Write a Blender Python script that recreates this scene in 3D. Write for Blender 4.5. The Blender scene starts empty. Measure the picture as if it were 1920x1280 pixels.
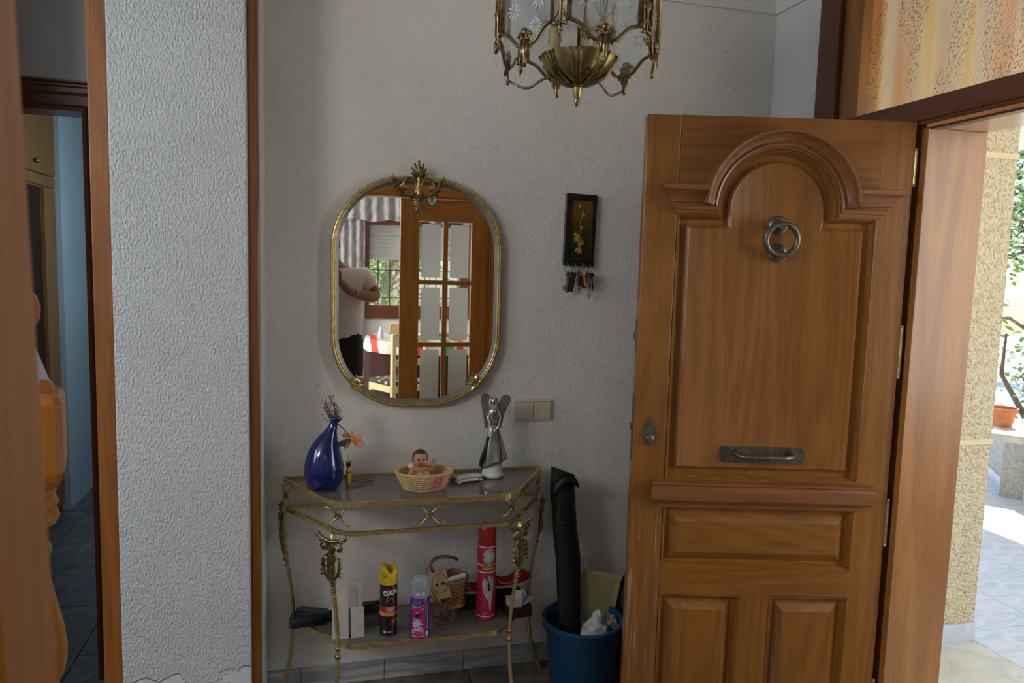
import bpy, bmesh, math, random
from mathutils import Vector, Matrix
from mathutils.geometry import tessellate_polygon
random.seed(7)
S = bpy.context.scene
COL = S.collection
PI = math.pi
R = math.radians

# ------------------------------------------------------------------ camera
FPX = 1380.0
YAW, PITCH, ROLL = R(14.896), R(5.759), R(1.588)
EYE = Vector((0, 0, 1.55))
_f = Vector((math.sin(YAW)*math.cos(PITCH), math.cos(YAW)*math.cos(PITCH), -math.sin(PITCH)))
_r = Vector((math.cos(YAW), -math.sin(YAW), 0)); _u = _r.cross(_f)
_r2 = _r*math.cos(ROLL) + _u*math.sin(ROLL); _u2 = _u*math.cos(ROLL) - _r*math.sin(ROLL)
cd = bpy.data.cameras.new('camera'); cam = bpy.data.objects.new('camera', cd); COL.objects.link(cam)
cd.sensor_width = 36; cd.lens = 36*FPX/1920; cd.clip_start = .02
_m = Matrix((_r2, _u2, -_f)).transposed().to_4x4(); _m.translation = EYE
cam.matrix_world = _m
cd.dof.use_dof = True; cd.dof.focus_distance = 2.5; cd.dof.aperture_fstop = 6.5
S.camera = cam
def at(x, y, ax, val):
    d = _f + _r2*((x-960)/FPX) - _u2*((y-640)/FPX)
    return EYE + d*((val-EYE[ax])/d[ax])

# ------------------------------------------------------------------ view, sky, sun, daylight, added fill lamps
S.view_settings.view_transform = 'Standard'; S.view_settings.look = 'None'
S.view_settings.gamma = 1; S.view_settings.use_curve_mapping = False
S.view_settings.exposure = 0.0
w = bpy.data.worlds.new('sky'); S.world = w; w.use_nodes = True
nt = w.node_tree; bg = nt.nodes['Background']
sk = nt.nodes.new('ShaderNodeTexSky'); sk.sky_type = 'NISHITA'; sk.sun_disc = False
sk.sun_elevation = R(52); sk.sun_rotation = R(60); sk.air_density = 1.0; sk.dust_density = .8; sk.ozone_density = 1
nt.links.new(sk.outputs[0], bg.inputs[0]); bg.inputs[1].default_value = .27
sl = bpy.data.lights.new('sun', 'SUN'); sl.energy = 7; sl.angle = R(.6); sl.color = (1, .95, .86)
so = bpy.data.objects.new('sun', sl); COL.objects.link(so)
_sd = Vector((.62, .45, 1.05)).normalized()
so.rotation_euler = _sd.to_track_quat('Z', 'Y').to_euler(); so.location = (6, 5, 9)
def area(name, loc, look, sx, sy, power, col, portal=False):
    l = bpy.data.lights.new(name, 'AREA'); l.shape = 'RECTANGLE'; l.size = sx; l.size_y = sy
    l.energy = power; l.color = col
    o = bpy.data.objects.new(name, l); COL.objects.link(o); o.location = loc
    o.rotation_euler = (Vector(loc)-Vector(look)).to_track_quat('Z', 'Y').to_euler()
    if portal: l.cycles.is_portal = True
    return o
# lamps out of view; all but the stair window are added fill
area('daylight_stair_window', (-2.93, 1.25, 2.0), (0, 1.6, 1.5), 1.3, 1.2, 28, (.72, .86, 1.0))
area('fill_stair_high', (-2.1, .05, 2.4), (.5, 2.66, 1.75), .9, .5, 27, (1.0, .95, .89))  # added fill for the upper left of the back wall, window invented
area('fill_dining_side', (-2.4, -2.3, 1.8), (0, -1.3, 1.5), 1.6, 1.2, 190, (1.0, .955, .90))  # added lamp to brighten the interior, no such window known
area('fill_bedroom', (-.34, 4.3, 1.7), (-1.4, 4.6, 1.2), .8, 1.0, 12, (.62, .82, 1.0))  # added lamp hidden by the casing, brightens the bedroom; the wall has no window
area('fill_porch_side', (3.1, .15, 1.7), (.6, 2.1, 1.2), 1.1, 1.7, 32, (1.0, .97, .92))  # added lamp beside the doorway, out of view, brightens the hall
area('portal_door', (2.0, 1.4, 1.05), (0, 1.4, 1.05), .95, 2.0, 1, (1, 1, 1), True)
area('portal_transom', (2.0, 1.6, 2.3), (0, 1.6, 2.3), 1.3, .45, 1, (1, 1, 1), True)
area('portal_window', (1.2, -4.05, 1.5), (1.2, 0, 1.5), 1.3, 1.0, 1, (1, 1, 1), True)

# ------------------------------------------------------------------ materials
def srgb(r, g, b):
    f = lambda c: (c/255/12.92) if c/255 <= .04045 else ((c/255+.055)/1.055)**2.4
    return (f(r), f(g), f(b), 1)
MATS = {}
def mat(name, col=(.5, .5, .5, 1), rough=.5, metal=0, var=0, vscale=8, bump=0, bscale=60, spec=.5, coat=0, trans=0, ior=1.45, alpha=1, stretch=(1, 1, 1), sub=0):
    if name in MATS: return MATS[name]
    m = bpy.data.materials.new(name); m.use_nodes = True; MATS[name] = m
    n = m.node_tree; b = n.nodes['Principled BSDF']
    if len(col) == 3: col = (*col, 1)
    b.inputs['Base Color'].default_value = col; b.inputs['Roughness'].default_value = rough
    b.inputs['Metallic'].default_value = metal; b.inputs['Specular IOR Level'].default_value = spec
    b.inputs['Coat Weight'].default_value = coat; b.inputs['Coat Roughness'].default_value = .12
    b.inputs['Transmission Weight'].default_value = trans; b.inputs['IOR'].default_value = ior; b.inputs['Alpha'].default_value = alpha
    if sub: b.inputs['Subsurface Weight'].default_value = sub; b.inputs['Subsurface Scale'].default_value = .01
    tc = n.nodes.new('ShaderNodeTexCoord'); mp = n.nodes.new('ShaderNodeMapping'); mp.inputs['Scale'].default_value = stretch
    n.links.new(tc.outputs['Object'], mp.inputs[0])
    if var:
        nz = n.nodes.new('ShaderNodeTexNoise'); nz.inputs['Scale'].default_value = vscale; nz.inputs['Detail'].default_value = 5
        n.links.new(mp.outputs[0], nz.inputs[0])
        rp = n.nodes.new('ShaderNodeValToRGB'); rp.color_ramp.elements[0].position = .3; rp.color_ramp.elements[1].position = .7
        rp.color_ramp.elements[0].color = (*[c*(1-var) for c in col[:3]], 1); rp.color_ramp.elements[1].color = (*[min(1, c*(1+var)) for c in col[:3]], 1)
        n.links.new(nz.outputs[0], rp.inputs[0]); n.links.new(rp.outputs[0], b.inputs['Base Color'])
    if bump:
        nb = n.nodes.new('ShaderNodeTexNoise'); nb.inputs['Scale'].default_value = bscale; nb.inputs['Detail'].default_value = 4
        n.links.new(mp.outputs[0], nb.inputs[0]); bp = n.nodes.new('ShaderNodeBump'); bp.inputs['Distance'].default_value = bump
        n.links.new(nb.outputs[0], bp.inputs['Height']); n.links.new(bp.outputs[0], b.inputs['Normal'])
    return m
def wood(name, light, dark, axis='z', rough=.38, coat=.35, rings=30, contrast=.85, weather=False, rw=.20):
    if name in MATS: return MATS[name]
    m = bpy.data.materials.new(name); m.use_nodes = True; MATS[name] = m
    n = m.node_tree; N = n.nodes; L = n.links; b = N['Principled BSDF']
    b.inputs['Roughness'].default_value = rough; b.inputs['Coat Weight'].default_value = coat; b.inputs['Coat Roughness'].default_value = .18
    tc = N.new('ShaderNodeTexCoord'); mp = N.new('ShaderNodeMapping')
    sc = {'x': (.32, 4, 4), 'y': (4, .32, 4), 'z': (4, 4, .32)}[axis]; mp.inputs['Scale'].default_value = sc
    mp.inputs['Location'].default_value = (3.1, 1.7, .9)
    L.new(tc.outputs['Object'], mp.inputs[0])
    nz = N.new('ShaderNodeTexNoise'); nz.inputs['Scale'].default_value = 1.0; nz.inputs['Detail'].default_value = 1.5; L.new(mp.outputs[0], nz.inputs[0])
    mu = N.new('ShaderNodeMath'); mu.operation = 'MULTIPLY'; mu.inputs[1].default_value = rings*4; L.new(nz.outputs[0], mu.inputs[0])
    si = N.new('ShaderNodeMath'); si.operation = 'SINE'; L.new(mu.outputs[0], si.inputs[0])
    ma = N.new('ShaderNodeMapRange'); ma.inputs[1].default_value = -1; ma.inputs[2].default_value = 1; L.new(si.outputs[0], ma.inputs[0])
    mp2 = N.new('ShaderNodeMapping'); s2 = {'x': (5, 190, 190), 'y': (190, 5, 190), 'z': (190, 190, 5)}[axis]; mp2.inputs['Scale'].default_value = s2
    L.new(tc.outputs['Object'], mp2.inputs[0])
    fz = N.new('ShaderNodeTexNoise'); fz.inputs['Scale'].default_value = 1; fz.inputs['Detail'].default_value = 3; L.new(mp2.outputs[0], fz.inputs[0])
    bz = N.new('ShaderNodeTexNoise'); bz.inputs['Scale'].default_value = 2.2; bz.inputs['Detail'].default_value = 2; L.new(tc.outputs['Object'], bz.inputs[0])
    a1 = N.new('ShaderNodeMath'); a1.operation = 'MULTIPLY'; a1.inputs[1].default_value = rw; L.new(ma.outputs[0], a1.inputs[0])
    a2 = N.new('ShaderNodeMath'); a2.operation = 'MULTIPLY_ADD'; a2.inputs[1].default_value = .85; L.new(fz.outputs[0], a2.inputs[0]); L.new(a1.outputs[0], a2.inputs[2])
    a3 = N.new('ShaderNodeMath'); a3.operation = 'MULTIPLY_ADD'; a3.inputs[1].default_value = .5; L.new(bz.outputs[0], a3.inputs[0]); L.new(a2.outputs[0], a3.inputs[2])
    rp = N.new('ShaderNodeValToRGB'); rp.color_ramp.elements[0].position = .38; rp.color_ramp.elements[1].position = 1.0
    rp.color_ramp.elements[0].color = light; rp.color_ramp.elements[1].color = tuple(light[i]+(dark[i]-light[i])*contrast for i in range(3))+(1,)
    L.new(a3.outputs[0], rp.inputs[0]); col = rp.outputs[0]
    bp = N.new('ShaderNodeBump'); bp.inputs['Distance'].default_value = .0004; L.new(fz.outputs[0], bp.inputs['Height'])
    if weather:   # lifted varnish flakes near the foot of the door
        mp3 = N.new('ShaderNodeMapping'); mp3.inputs['Scale'].default_value = (30, 30, 1.0); L.new(tc.outputs['Object'], mp3.inputs[0])
        cz = N.new('ShaderNodeTexNoise'); cz.inputs['Scale'].default_value = 2; cz.inputs['Detail'].default_value = 2; cz.inputs['Distortion'].default_value = .4; L.new(mp3.outputs[0], cz.inputs[0])
        cr = N.new('ShaderNodeValToRGB'); e = cr.color_ramp.elements; e[0].position = .47; e[0].color = (0, 0, 0, 1); e[1].position = .5; e[1].color = (1, 1, 1, 1)
        q = e.new(.53); q.color = (0, 0, 0, 1); L.new(cz.outputs[0], cr.inputs[0])
        sx = N.new('ShaderNodeSeparateXYZ'); L.new(tc.outputs['Object'], sx.inputs[0])
        mr = N.new('ShaderNodeMapRange'); mr.inputs[1].default_value = .86; mr.inputs[2].default_value = .66; L.new(sx.outputs[2], mr.inputs[0])
        mm = N.new('ShaderNodeMath'); mm.operation = 'MULTIPLY'; L.new(cr.outputs[0], mm.inputs[0]); L.new(mr.outputs[0], mm.inputs[1])
        mx = N.new('ShaderNodeMix'); mx.data_type = 'RGBA'; L.new(mm.outputs[0], mx.inputs[0]); L.new(col, mx.inputs[6]); mx.inputs[7].default_value = (.42, .25, .14, 1); col = mx.outputs[2]
        b2 = N.new('ShaderNodeBump'); b2.inputs['Distance'].default_value = .004; L.new(mm.outputs[0], b2.inputs['Height']); L.new(bp.outputs[0], b2.inputs['Normal']); bp = b2
    L.new(col, b.inputs['Base Color']); L.new(bp.outputs[0], b.inputs['Normal'])
    return m
def plaster(name, col, scale, dist, peel=None):
    m = bpy.data.materials.new(name); m.use_nodes = True; MATS[name] = m
    n = m.node_tree; N = n.nodes; L = n.links; b = N['Principled BSDF']; b.inputs['Roughness'].default_value = .75
    b.inputs['Specular IOR Level'].default_value = .3
    tc = N.new('ShaderNodeTexCoord'); mp = N.new('ShaderNodeMapping'); mp.inputs['Scale'].default_value = (1, 1, .62); L.new(tc.outputs['Object'], mp.inputs[0])
    nz = N.new('ShaderNodeTexNoise'); nz.inputs['Scale'].default_value = scale; nz.inputs['Detail'].default_value = 3; nz.inputs['Roughness'].default_value = .5; L.new(mp.outputs[0], nz.inputs[0])
    rp = N.new('ShaderNodeValToRGB'); rp.color_ramp.elements[0].position = .36; rp.color_ramp.elements[1].position = .70; L.new(nz.outputs[0], rp.inputs[0]); h = rp.outputs[0]
    cz = N.new('ShaderNodeTexNoise'); cz.inputs['Scale'].default_value = 3; cz.inputs['Detail'].default_value = 5; L.new(tc.outputs['Object'], cz.inputs[0])
    cr = N.new('ShaderNodeValToRGB'); cr.color_ramp.elements[0].position = .3; cr.color_ramp.elements[1].position = .6
    cr.color_ramp.elements[0].color = (*[c*.93 for c in col[:3]], 1); cr.color_ramp.elements[1].color = (*col[:3], 1); L.new(cz.outputs[0], cr.inputs[0])
    bp = N.new('ShaderNodeBump'); bp.inputs['Distance'].default_value = dist
    if peel:      # damp, flaked skin of paint low on the wall
        sx = N.new('ShaderNodeSeparateXYZ'); L.new(tc.outputs['Object'], sx.inputs[0])
        mr = N.new('ShaderNodeMapRange'); mr.inputs[1].default_value = peel; mr.inputs[2].default_value = peel-.25; L.new(sx.outputs[2], mr.inputs[0])
        pz = N.new('ShaderNodeTexNoise'); pz.inputs['Scale'].default_value = 9; pz.inputs['Detail'].default_value = 5; L.new(tc.outputs['Object'], pz.inputs[0])
        ad = N.new('ShaderNodeMath'); ad.operation = 'MULTIPLY'; L.new(mr.outputs[0], ad.inputs[0]); L.new(pz.outputs[0], ad.inputs[1])
        pr = N.new('ShaderNodeValToRGB'); pr.color_ramp.elements[0].position = .40; pr.color_ramp.elements[1].position = .43; L.new(ad.outputs[0], pr.inputs[0])
        mx = N.new('ShaderNodeMix'); L.new(pr.outputs[0], mx.inputs[0]); L.new(h, mx.inputs[2]); 
        hz = N.new('ShaderNodeMath'); hz.operation = 'MULTIPLY_ADD'; hz.inputs[1].default_value = .5; hz.inputs[2].default_value = -1.2; L.new(pz.outputs[0], hz.inputs[0]); L.new(hz.outputs[0], mx.inputs[3]); h = mx.outputs[0]
    L.new(h, bp.inputs['Height']); L.new(bp.outputs[0], b.inputs['Normal']); L.new(cr.outputs[0], b.inputs['Base Color'])
    return m
def marble(name, a, c, scale=3, rough=.25, stretch=(1, 1, 1), rot=(0, 0, 0), sharp=(.46, .54)):
    m = bpy.data.materials.new(name); m.use_nodes = True; MATS[name] = m
    n = m.node_tree; N = n.nodes; L = n.links; b = N['Principled BSDF']; b.inputs['Roughness'].default_value = rough
    tc = N.new('ShaderNodeTexCoord'); mp = N.new('ShaderNodeMapping'); mp.inputs['Scale'].default_value = stretch; mp.inputs['Rotation'].default_value = rot; L.new(tc.outputs['Object'], mp.inputs[0])
    nz = N.new('ShaderNodeTexNoise'); nz.inputs['Scale'].default_value = scale; nz.inputs['Detail'].default_value = 8; nz.inputs['Distortion'].default_value = 1.6; L.new(mp.outputs[0], nz.inputs[0])
    rp = N.new('ShaderNodeValToRGB'); e = rp.color_ramp.elements; e[0].position = sharp[0]-.1; e[0].color = a; e[1].position = (sharp[0]+sharp[1])/2; e[1].color = c; q = e.new(sharp[1]+.1); q.color = a
    L.new(nz.outputs[0], rp.inputs[0]); L.new(rp.outputs[0], b.inputs['Base Color'])
    return m
WL, WD = (.335, .138, .021, 1), (.17, .058, .008, 1)
W_Z = wood('door_wood_upright', WL, WD, 'z'); W_X = wood('door_wood_level', WL, WD, 'x'); W_W = wood('door_wood_weathered', WL, WD, 'z', weather=True)
W_M = wood('moulding_wood', (.32, .125, .038, 1), (.18, .058, .016, 1), 'x', rough=.42)
D_Z = wood('frame_wood_upright', (.15, .046, .010, 1), (.065, .017, .004, 1), 'z'); D_X = wood('frame_wood_level', (.15, .046, .010, 1), (.065, .017, .004, 1), 'x'); D_Y = wood('frame_wood_along', (.15, .046, .010, 1), (.065, .017, .004, 1), 'y')
J_Z = wood('lining_wood_upright', (.45, .205, .046, 1), (.24, .088, .017, 1), 'z', rough=.4, coat=.12, rings=16, rw=.34); J_Y = wood('lining_wood_along', (.60, .27, .10, 1), (.42, .15, .05, 1), 'y', rough=.22, coat=.9)
P_Z = wood('pine_upright', (.62, .25, .026, 1), (.36, .12, .012, 1), 'z', rough=.45, coat=.1, rings=22); P_X = wood('pine_level', (.62, .25, .026, 1), (.36, .12, .012, 1), 'x', rough=.45, coat=.1)
WARD = wood('wardrobe_wood', (.42, .20, .05, 1), (.28, .12, .03, 1), 'z')
PLA = plaster('plaster_white', (.76, .745, .72), 185, .0013)
PLB = plaster('plaster_coarse', (.68, .705, .73), 150, .0042, peel=.42)
PLC = plaster('plaster_smooth', (.76, .76, .74), 60, .0004)
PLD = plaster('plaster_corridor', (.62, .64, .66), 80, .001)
BASE = marble('marble_skirting', (.54, .55, .56, 1), (.30, .31, .33, 1), 2.2, .3, (1, 1, 4), (0, .5, 0))
TILE = marble('marble_tile', (.22, .20, .18, 1), (.12, .10, .085, 1), 3, .22)
TILEH = marble('marble_tile_hall', (.20, .20, .20, 1), (.13, .13, .13, 1), 3, .25)
TERR = marble('marble_terrace', (.56, .63, .72, 1), (.74, .78, .82, 1), 3.2, .35, (1, 3, 1), (0, 0, .7))
PORCH = marble('marble_porch', (.60, .58, .50, 1), (.72, .70, .62, 1), 4, .4)
GROUT = mat('grout', (.10, .095, .09), .9)
BRASS = mat('brass', (.58, .46, .20), .30, .82, var=.28, vscale=70, bump=.0006, bscale=90)
BRASSD = mat('brass_dark', (.28, .21, .095), .33, 1, var=.5, vscale=55, bump=.0012, bscale=80)
BRONZE = mat('bronze_grey', (.17, .155, .125), .42, .85, var=.35, vscale=60, bump=.0006, bscale=120)
def pebble(name, c1, c2, scale, dist):
    m = bpy.data.materials.new(name); m.use_nodes = True; MATS[name] = m
    n = m.node_tree; N = n.nodes; L = n.links; b = N['Principled BSDF']; b.inputs['Roughness'].default_value = .85
    tc = N.new('ShaderNodeTexCoord'); v = N.new('ShaderNodeTexVoronoi'); v.inputs['Scale'].default_value = scale; L.new(tc.outputs['Object'], v.inputs[0])
    rp = N.new('ShaderNodeValToRGB'); rp.color_ramp.elements[0].color = c1; rp.color_ramp.elements[1].color = c2; L.new(v.outputs['Color'], rp.inputs[0]); L.new(rp.outputs[0], b.inputs['Base Color'])
    bp = N.new('ShaderNodeBump'); bp.inputs['Distance'].default_value = dist; bp.invert = True; L.new(v.outputs['Distance'], bp.inputs['Height']); L.new(bp.outputs[0], b.inputs['Normal'])
    return m
PEB = pebble('pebbledash', (.62, .50, .30, 1), (.86, .76, .55, 1), 95, .012)

# ------------------------------------------------------------------ mesh helpers
class B:
    def __init__(s): s.bm = bmesh.new()
    def face(s, pts):
        try: return s.bm.faces.new([s.bm.verts.new(p) for p in pts])
        except Exception: return None
    def box(s, x0, x1, y0, y1, z0, z1, rot=None, bevel=0):
        c = Vector(((x0+x1)/2, (y0+y1)/2, (z0+z1)/2))
        mt = Matrix.Translation(c) @ (rot.to_4x4() if rot else Matrix.Identity(4)) @ Matrix.Diagonal((abs(x1-x0), abs(y1-y0), abs(z1-z0), 1))
        g = bmesh.ops.create_cube(s.bm, size=1, matrix=mt)
        if bevel:
            es = list({e for v in g['verts'] for e in v.link_edges})
            bmesh.ops.bevel(s.bm, geom=es, offset=bevel, segments=2, affect='EDGES', profile=.5)
        return s
    def prism(s, poly, lo, hi, ax='y'):
        def P(a, b_, c): return {'y': (a, c, b_), 'z': (a, b_, c), 'x': (c, a, b_)}[ax]
        lo_v = [s.bm.verts.new(P(a, b_, lo)) for a, b_ in poly]; hi_v = [s.bm.verts.new(P(a, b_, hi)) for a, b_ in poly]
        for t in tessellate_polygon([[Vector((a, b_, 0)) for a, b_ in poly]]):
            for vs, fl in ((lo_v, False), (hi_v, True)):
                q = [vs[i] for i in t]
                try: s.bm.faces.new(q if fl else q[::-1])
                except Exception: pass
        n = len(poly)
        for i in range(n):
            s.bm.faces.new((lo_v[i], lo_v[(i+1) % n], hi_v[(i+1) % n], hi_v[i]))
        return s
    def lathe(s, prof, c=(0, 0, 0), n=32, sx=1, sy=1, mat=None, closed=True):
        rings = []
        for r, z in prof:
            if r < 1e-5: rings.append([s.bm.verts.new((0, 0, z))])
            else: rings.append([s.bm.verts.new((math.cos(2*PI*k/n)*r*sx, math.sin(2*PI*k/n)*r*sy, z)) for k in range(n)])
        vs = [v for r_ in rings for v in r_]
        for a, b_ in zip(rings, rings[1:]):
            if len(a) == 1 and len(b_) == 1: continue
            for k in range(n):
                k2 = (k+1) % n
                if len(a) == 1: s.bm.faces.new((a[0], b_[k2], b_[k]))
                elif len(b_) == 1: s.bm.faces.new((a[k], a[k2], b_[0]))
                else: s.bm.faces.new((a[k], a[k2], b_[k2], b_[k]))
        if closed:
            for r_ in (rings[0], rings[-1]):
                if len(r_) > 1:
                    try: s.bm.faces.new(r_)
                    except Exception: pass
        M_ = mat if mat is not None else Matrix.Identity(4)
        M_ = Matrix.Translation(Vector(c)) @ M_
        bmesh.ops.transform(s.bm, matrix=M_, verts=vs)
        return s
    def tube(s, pts, r, n=8, closed=False, flat=None, up=None):
        pts = [Vector(p) for p in pts]; N_ = len(pts)
        rr = r if isinstance(r, (list, tuple)) else [r]*N_
        rings = []; prev = None
        for i, p in enumerate(pts):
            a = pts[(i-1) % N_] if (closed or i > 0) else p; c = pts[(i+1) % N_] if (closed or i < N_-1) else p
            t = (c-a).normalized() if (c-a).length > 1e-9 else Vector((0, 0, 1))
            if prev is None:
                ref = Vector(up) if up else (Vector((0, 1, 0)) if abs(t.y) < .9 else Vector((1, 0, 0)))
            else: ref = prev
            u = (ref - t*ref.dot(t)); u = u.normalized() if u.length > 1e-6 else t.orthogonal().normalized()
            if not up: prev = u
            v = t.cross(u); k1, k2 = flat if flat else (1, 1)
            rings.append([s.bm.verts.new(p + (u*math.cos(2*PI*k/n)*k1 + v*math.sin(2*PI*k/n)*k2)*max(rr[i], 1e-5)) for k in range(n)])
        m_ = N_ if closed else N_-1
        for i in range(m_):
            a, c = rings[i], rings[(i+1) % N_]
            for k in range(n): s.bm.faces.new((a[k], a[(k+1) % n], c[(k+1) % n], c[k]))
        if not closed:
            s.bm.faces.new(rings[0][::-1]); s.bm.faces.new(rings[-1])
        return s
    def ball(s, c, r, sx=1, sy=1, sz=1, n=16, rot=None):
        M_ = Matrix.Translation(Vector(c)) @ (rot.to_4x4() if rot else Matrix.Identity(4)) @ Matrix.Diagonal((r*sx, r*sy, r*sz, 1))
        bmesh.ops.create_uvsphere(s.bm, u_segments=n, v_segments=max(6, n//2+2), radius=1, matrix=M_)
        return s
    def grid(s, rows, close=False):
        vs = [[s.bm.verts.new(p) for p in r_] for r_ in rows]
        for a, b_ in zip(vs, vs[1:]):
            m_ = len(a)
            for k in range(m_ if close else m_-1): s.bm.faces.new((a[k], a[(k+1) % m_], b_[(k+1) % m_], b_[k]))
        return s
    def leafshape(s, c, d, up, ln, wd, th=.003, curl=.3):
        c, d, up = Vector(c), Vector(d).normalized(), Vector(up).normalized(); sd = d.cross(up).normalized()
        rows = []
        for t, q in ((0, .12), (.2, .7), (.45, 1), (.7, .75), (.9, .3), (1, .03)):
            p = c + d*ln*t + up*(curl*ln*math.sin(t*PI)*.6)
            rows.append([p - sd*wd*q, p + up*th*1.6, p + sd*wd*q, p - up*th])
        return s.grid(rows, close=True)
    def tri(s): return sum(len(f.verts)-2 for f in s.bm.faces)
    def obj(s, name, m, parent=None, world=False, smooth=None, **props):
        me = bpy.data.meshes.new(name)
        if world and parent is not None: bmesh.ops.transform(s.bm, matrix=parent['_m'] if False else PM(parent).inverted(), verts=s.bm.verts)
        bmesh.ops.recalc_face_normals(s.bm, faces=s.bm.faces)
        s.bm.to_mesh(me); s.bm.free()
        for mm in (m if isinstance(m, list) else [m]): me.materials.append(mm)
        o = bpy.data.objects.new(name, me); COL.objects.link(o)
        if parent is not None: o.parent = parent
        if smooth is not None and len(me.polygons):
            me.polygons.foreach_set('use_smooth', [True]*len(me.polygons))
            if smooth < 180: me.set_sharp_from_angle(angle=R(smooth))
        for k, v in props.items(): o[k] = v
        return o
def PM(o):
    m_ = Matrix.LocRotScale(o.location, o.rotation_euler, o.scale)
    return (PM(o.parent) @ m_) if o.parent else m_
def thing(name, label, cat, loc=(0, 0, 0), rotz=0, group=None, kind=None):
    o = bpy.data.objects.new(name, None); COL.objects.link(o); o.empty_display_size = .05
    o.location = loc; o.rotation_euler = (0, 0, rotz)
    if kind: o['kind'] = kind
    else: o['label'] = label; o['category'] = cat
    if group: o['group'] = group
    return o
def struct(o): o['kind'] = 'structure'; return o
def textmesh(txt, size, bold=0, shear=0, ext=.0004):
    cu = bpy.data.curves.new('t', 'FONT'); cu.body = txt; cu.size = size; cu.align_x = 'CENTER'; cu.align_y = 'CENTER'; cu.extrude = ext; cu.offset = bold; cu.shear = shear
    cu.resolution_u = 3
    o = bpy.data.objects.new('t', cu); COL.objects.link(o)
    bpy.context.view_layer.update()
    me = bpy.data.meshes.new_from_object(o.evaluated_get(bpy.context.evaluated_depsgraph_get()))
    bpy.data.objects.remove(o); bpy.data.curves.remove(cu)
    return me
def wraptext(name, txt, size, r, ang, z, m, parent, bold=0, shear=0, lift=.0006, sx=1.0, rot=0):
    """lettering bent round a can; ang = direction the middle of the word faces"""
    me = textmesh(txt, size, bold, shear)
    for v in me.vertices:
        x, y = v.co.x*sx, v.co.y
        x, y = x*math.cos(rot)-y*math.sin(rot), x*math.sin(rot)+y*math.cos(rot)
        a = ang + x/r; q = r + lift + v.co.z*.5
        v.co = (math.cos(a)*q, math.sin(a)*q, z+y)
    me.materials.append(m); me.name = name
    o = bpy.data.objects.new(name, me); COL.objects.link(o); o.parent = parent
    return o
def patch(name, poly, r, ang, z, m, parent, lift=.0005):
    """flat print (polygon in x,z) bent round a can"""
    b = B(); n = len(poly)
    cx = sum(p[0] for p in poly)/n; cz = sum(p[1] for p in poly)/n
    P = lambda x, y, l=lift: (math.cos(ang+x/r)*(r+l), math.sin(ang+x/r)*(r+l), z+y)
    for i in range(n):
        a, c = poly[i], poly[(i+1) % n]
        for k in range(3):
            k0, k1 = k/3, (k+1)/3
            q = [(cx+(a[0]-cx)*k1, cz+(a[1]-cz)*k1), (cx+(c[0]-cx)*k1, cz+(c[1]-cz)*k1), (cx+(c[0]-cx)*k0, cz+(c[1]-cz)*k0), (cx+(a[0]-cx)*k0, cz+(a[1]-cz)*k0)]
            if k == 0: q = q[:3]
            b.face([P(*t) for t in q])
    return b.obj(name, m, parent)
def skinned(name, joints, edges, m, parent=None, sub=2, root=0, loc=None):
    me = bpy.data.meshes.new(name); me.from_pydata([j[0] for j in joints], edges, [])
    o = bpy.data.objects.new(name, me); COL.objects.link(o)
    sk_ = o.modifiers.new('s', 'SKIN'); sk_.use_smooth_shade = True
    for i, j in enumerate(joints):
        r_ = j[1] if isinstance(j[1], (tuple, list)) else (j[1], j[1])
        me.skin_vertices[0].data[i].radius = r_; me.skin_vertices[0].data[i].use_root = (i == root)
    ss = o.modifiers.new('ss', 'SUBSURF'); ss.levels = sub; ss.render_levels = sub
    bpy.context.view_layer.update()
    m2 = bpy.data.meshes.new_from_object(o.evaluated_get(bpy.context.evaluated_depsgraph_get()))
    bpy.data.objects.remove(o); m2.name = name
    m2.materials.clear(); m2.materials.append(m)
    for p in m2.polygons: p.use_smooth = True
    o = bpy.data.objects.new(name, m2); COL.objects.link(o)
    if parent is not None: o.parent = parent
    return o
def arc(cx, cz, r, a0, a1, n): return [(cx+r*math.cos(a0+(a1-a0)*k/n), cz+r*math.sin(a0+(a1-a0)*k/n)) for k in range(n+1)]
def rrect(x0, x1, z0, z1, r, n=10):
    return arc(x1-r, z1-r, r, 0, PI/2, n)+arc(x0+r, z1-r, r, PI/2, PI, n)+arc(x0+r, z0+r, r, PI, 1.5*PI, n)+arc(x1-r, z0+r, r, 1.5*PI, 2*PI, n)
def inset(poly, d):
    """offset a closed counter-clockwise polygon inwards by d"""
    out = []; n = len(poly)
    for i in range(n):
        p, a, c = Vector(poly[i]), Vector(poly[i-1]), Vector(poly[(i+1) % n])
        e1 = (p-a).normalized(); e2 = (c-p).normalized()
        n1 = Vector((-e1.y, e1.x)); n2 = Vector((-e2.y, e2.x)); b_ = (n1+n2)
        b_ = b_.normalized(); k = d/max(.3, b_.dot(n1)); out.append((p.x+b_.x*k, p.y+b_.y*k))
    return out
def raised(b, poly, steps, ax='y'):
    """panel relief: steps = (inset, depth)...; last ring is filled"""
    rows = []
    for d, h in steps:
        q = inset(poly, d) if d else poly
        rows.append([(p[0], h, p[1]) for p in q])
    vs = [[b.bm.verts.new(p) for p in r_] for r_ in rows]; n = len(poly)
    for a, c in zip(vs, vs[1:]):
        for k in range(n): b.bm.faces.new((a[k], a[(k+1) % n], c[(k+1) % n], c[k]))
    for t in tessellate_polygon([[Vector((v.co.x, v.co.z, 0)) for v in vs[-1]]]):
        try: b.bm.faces.new([vs[-1][i] for i in t])
        except Exception: pass
    return b
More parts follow.
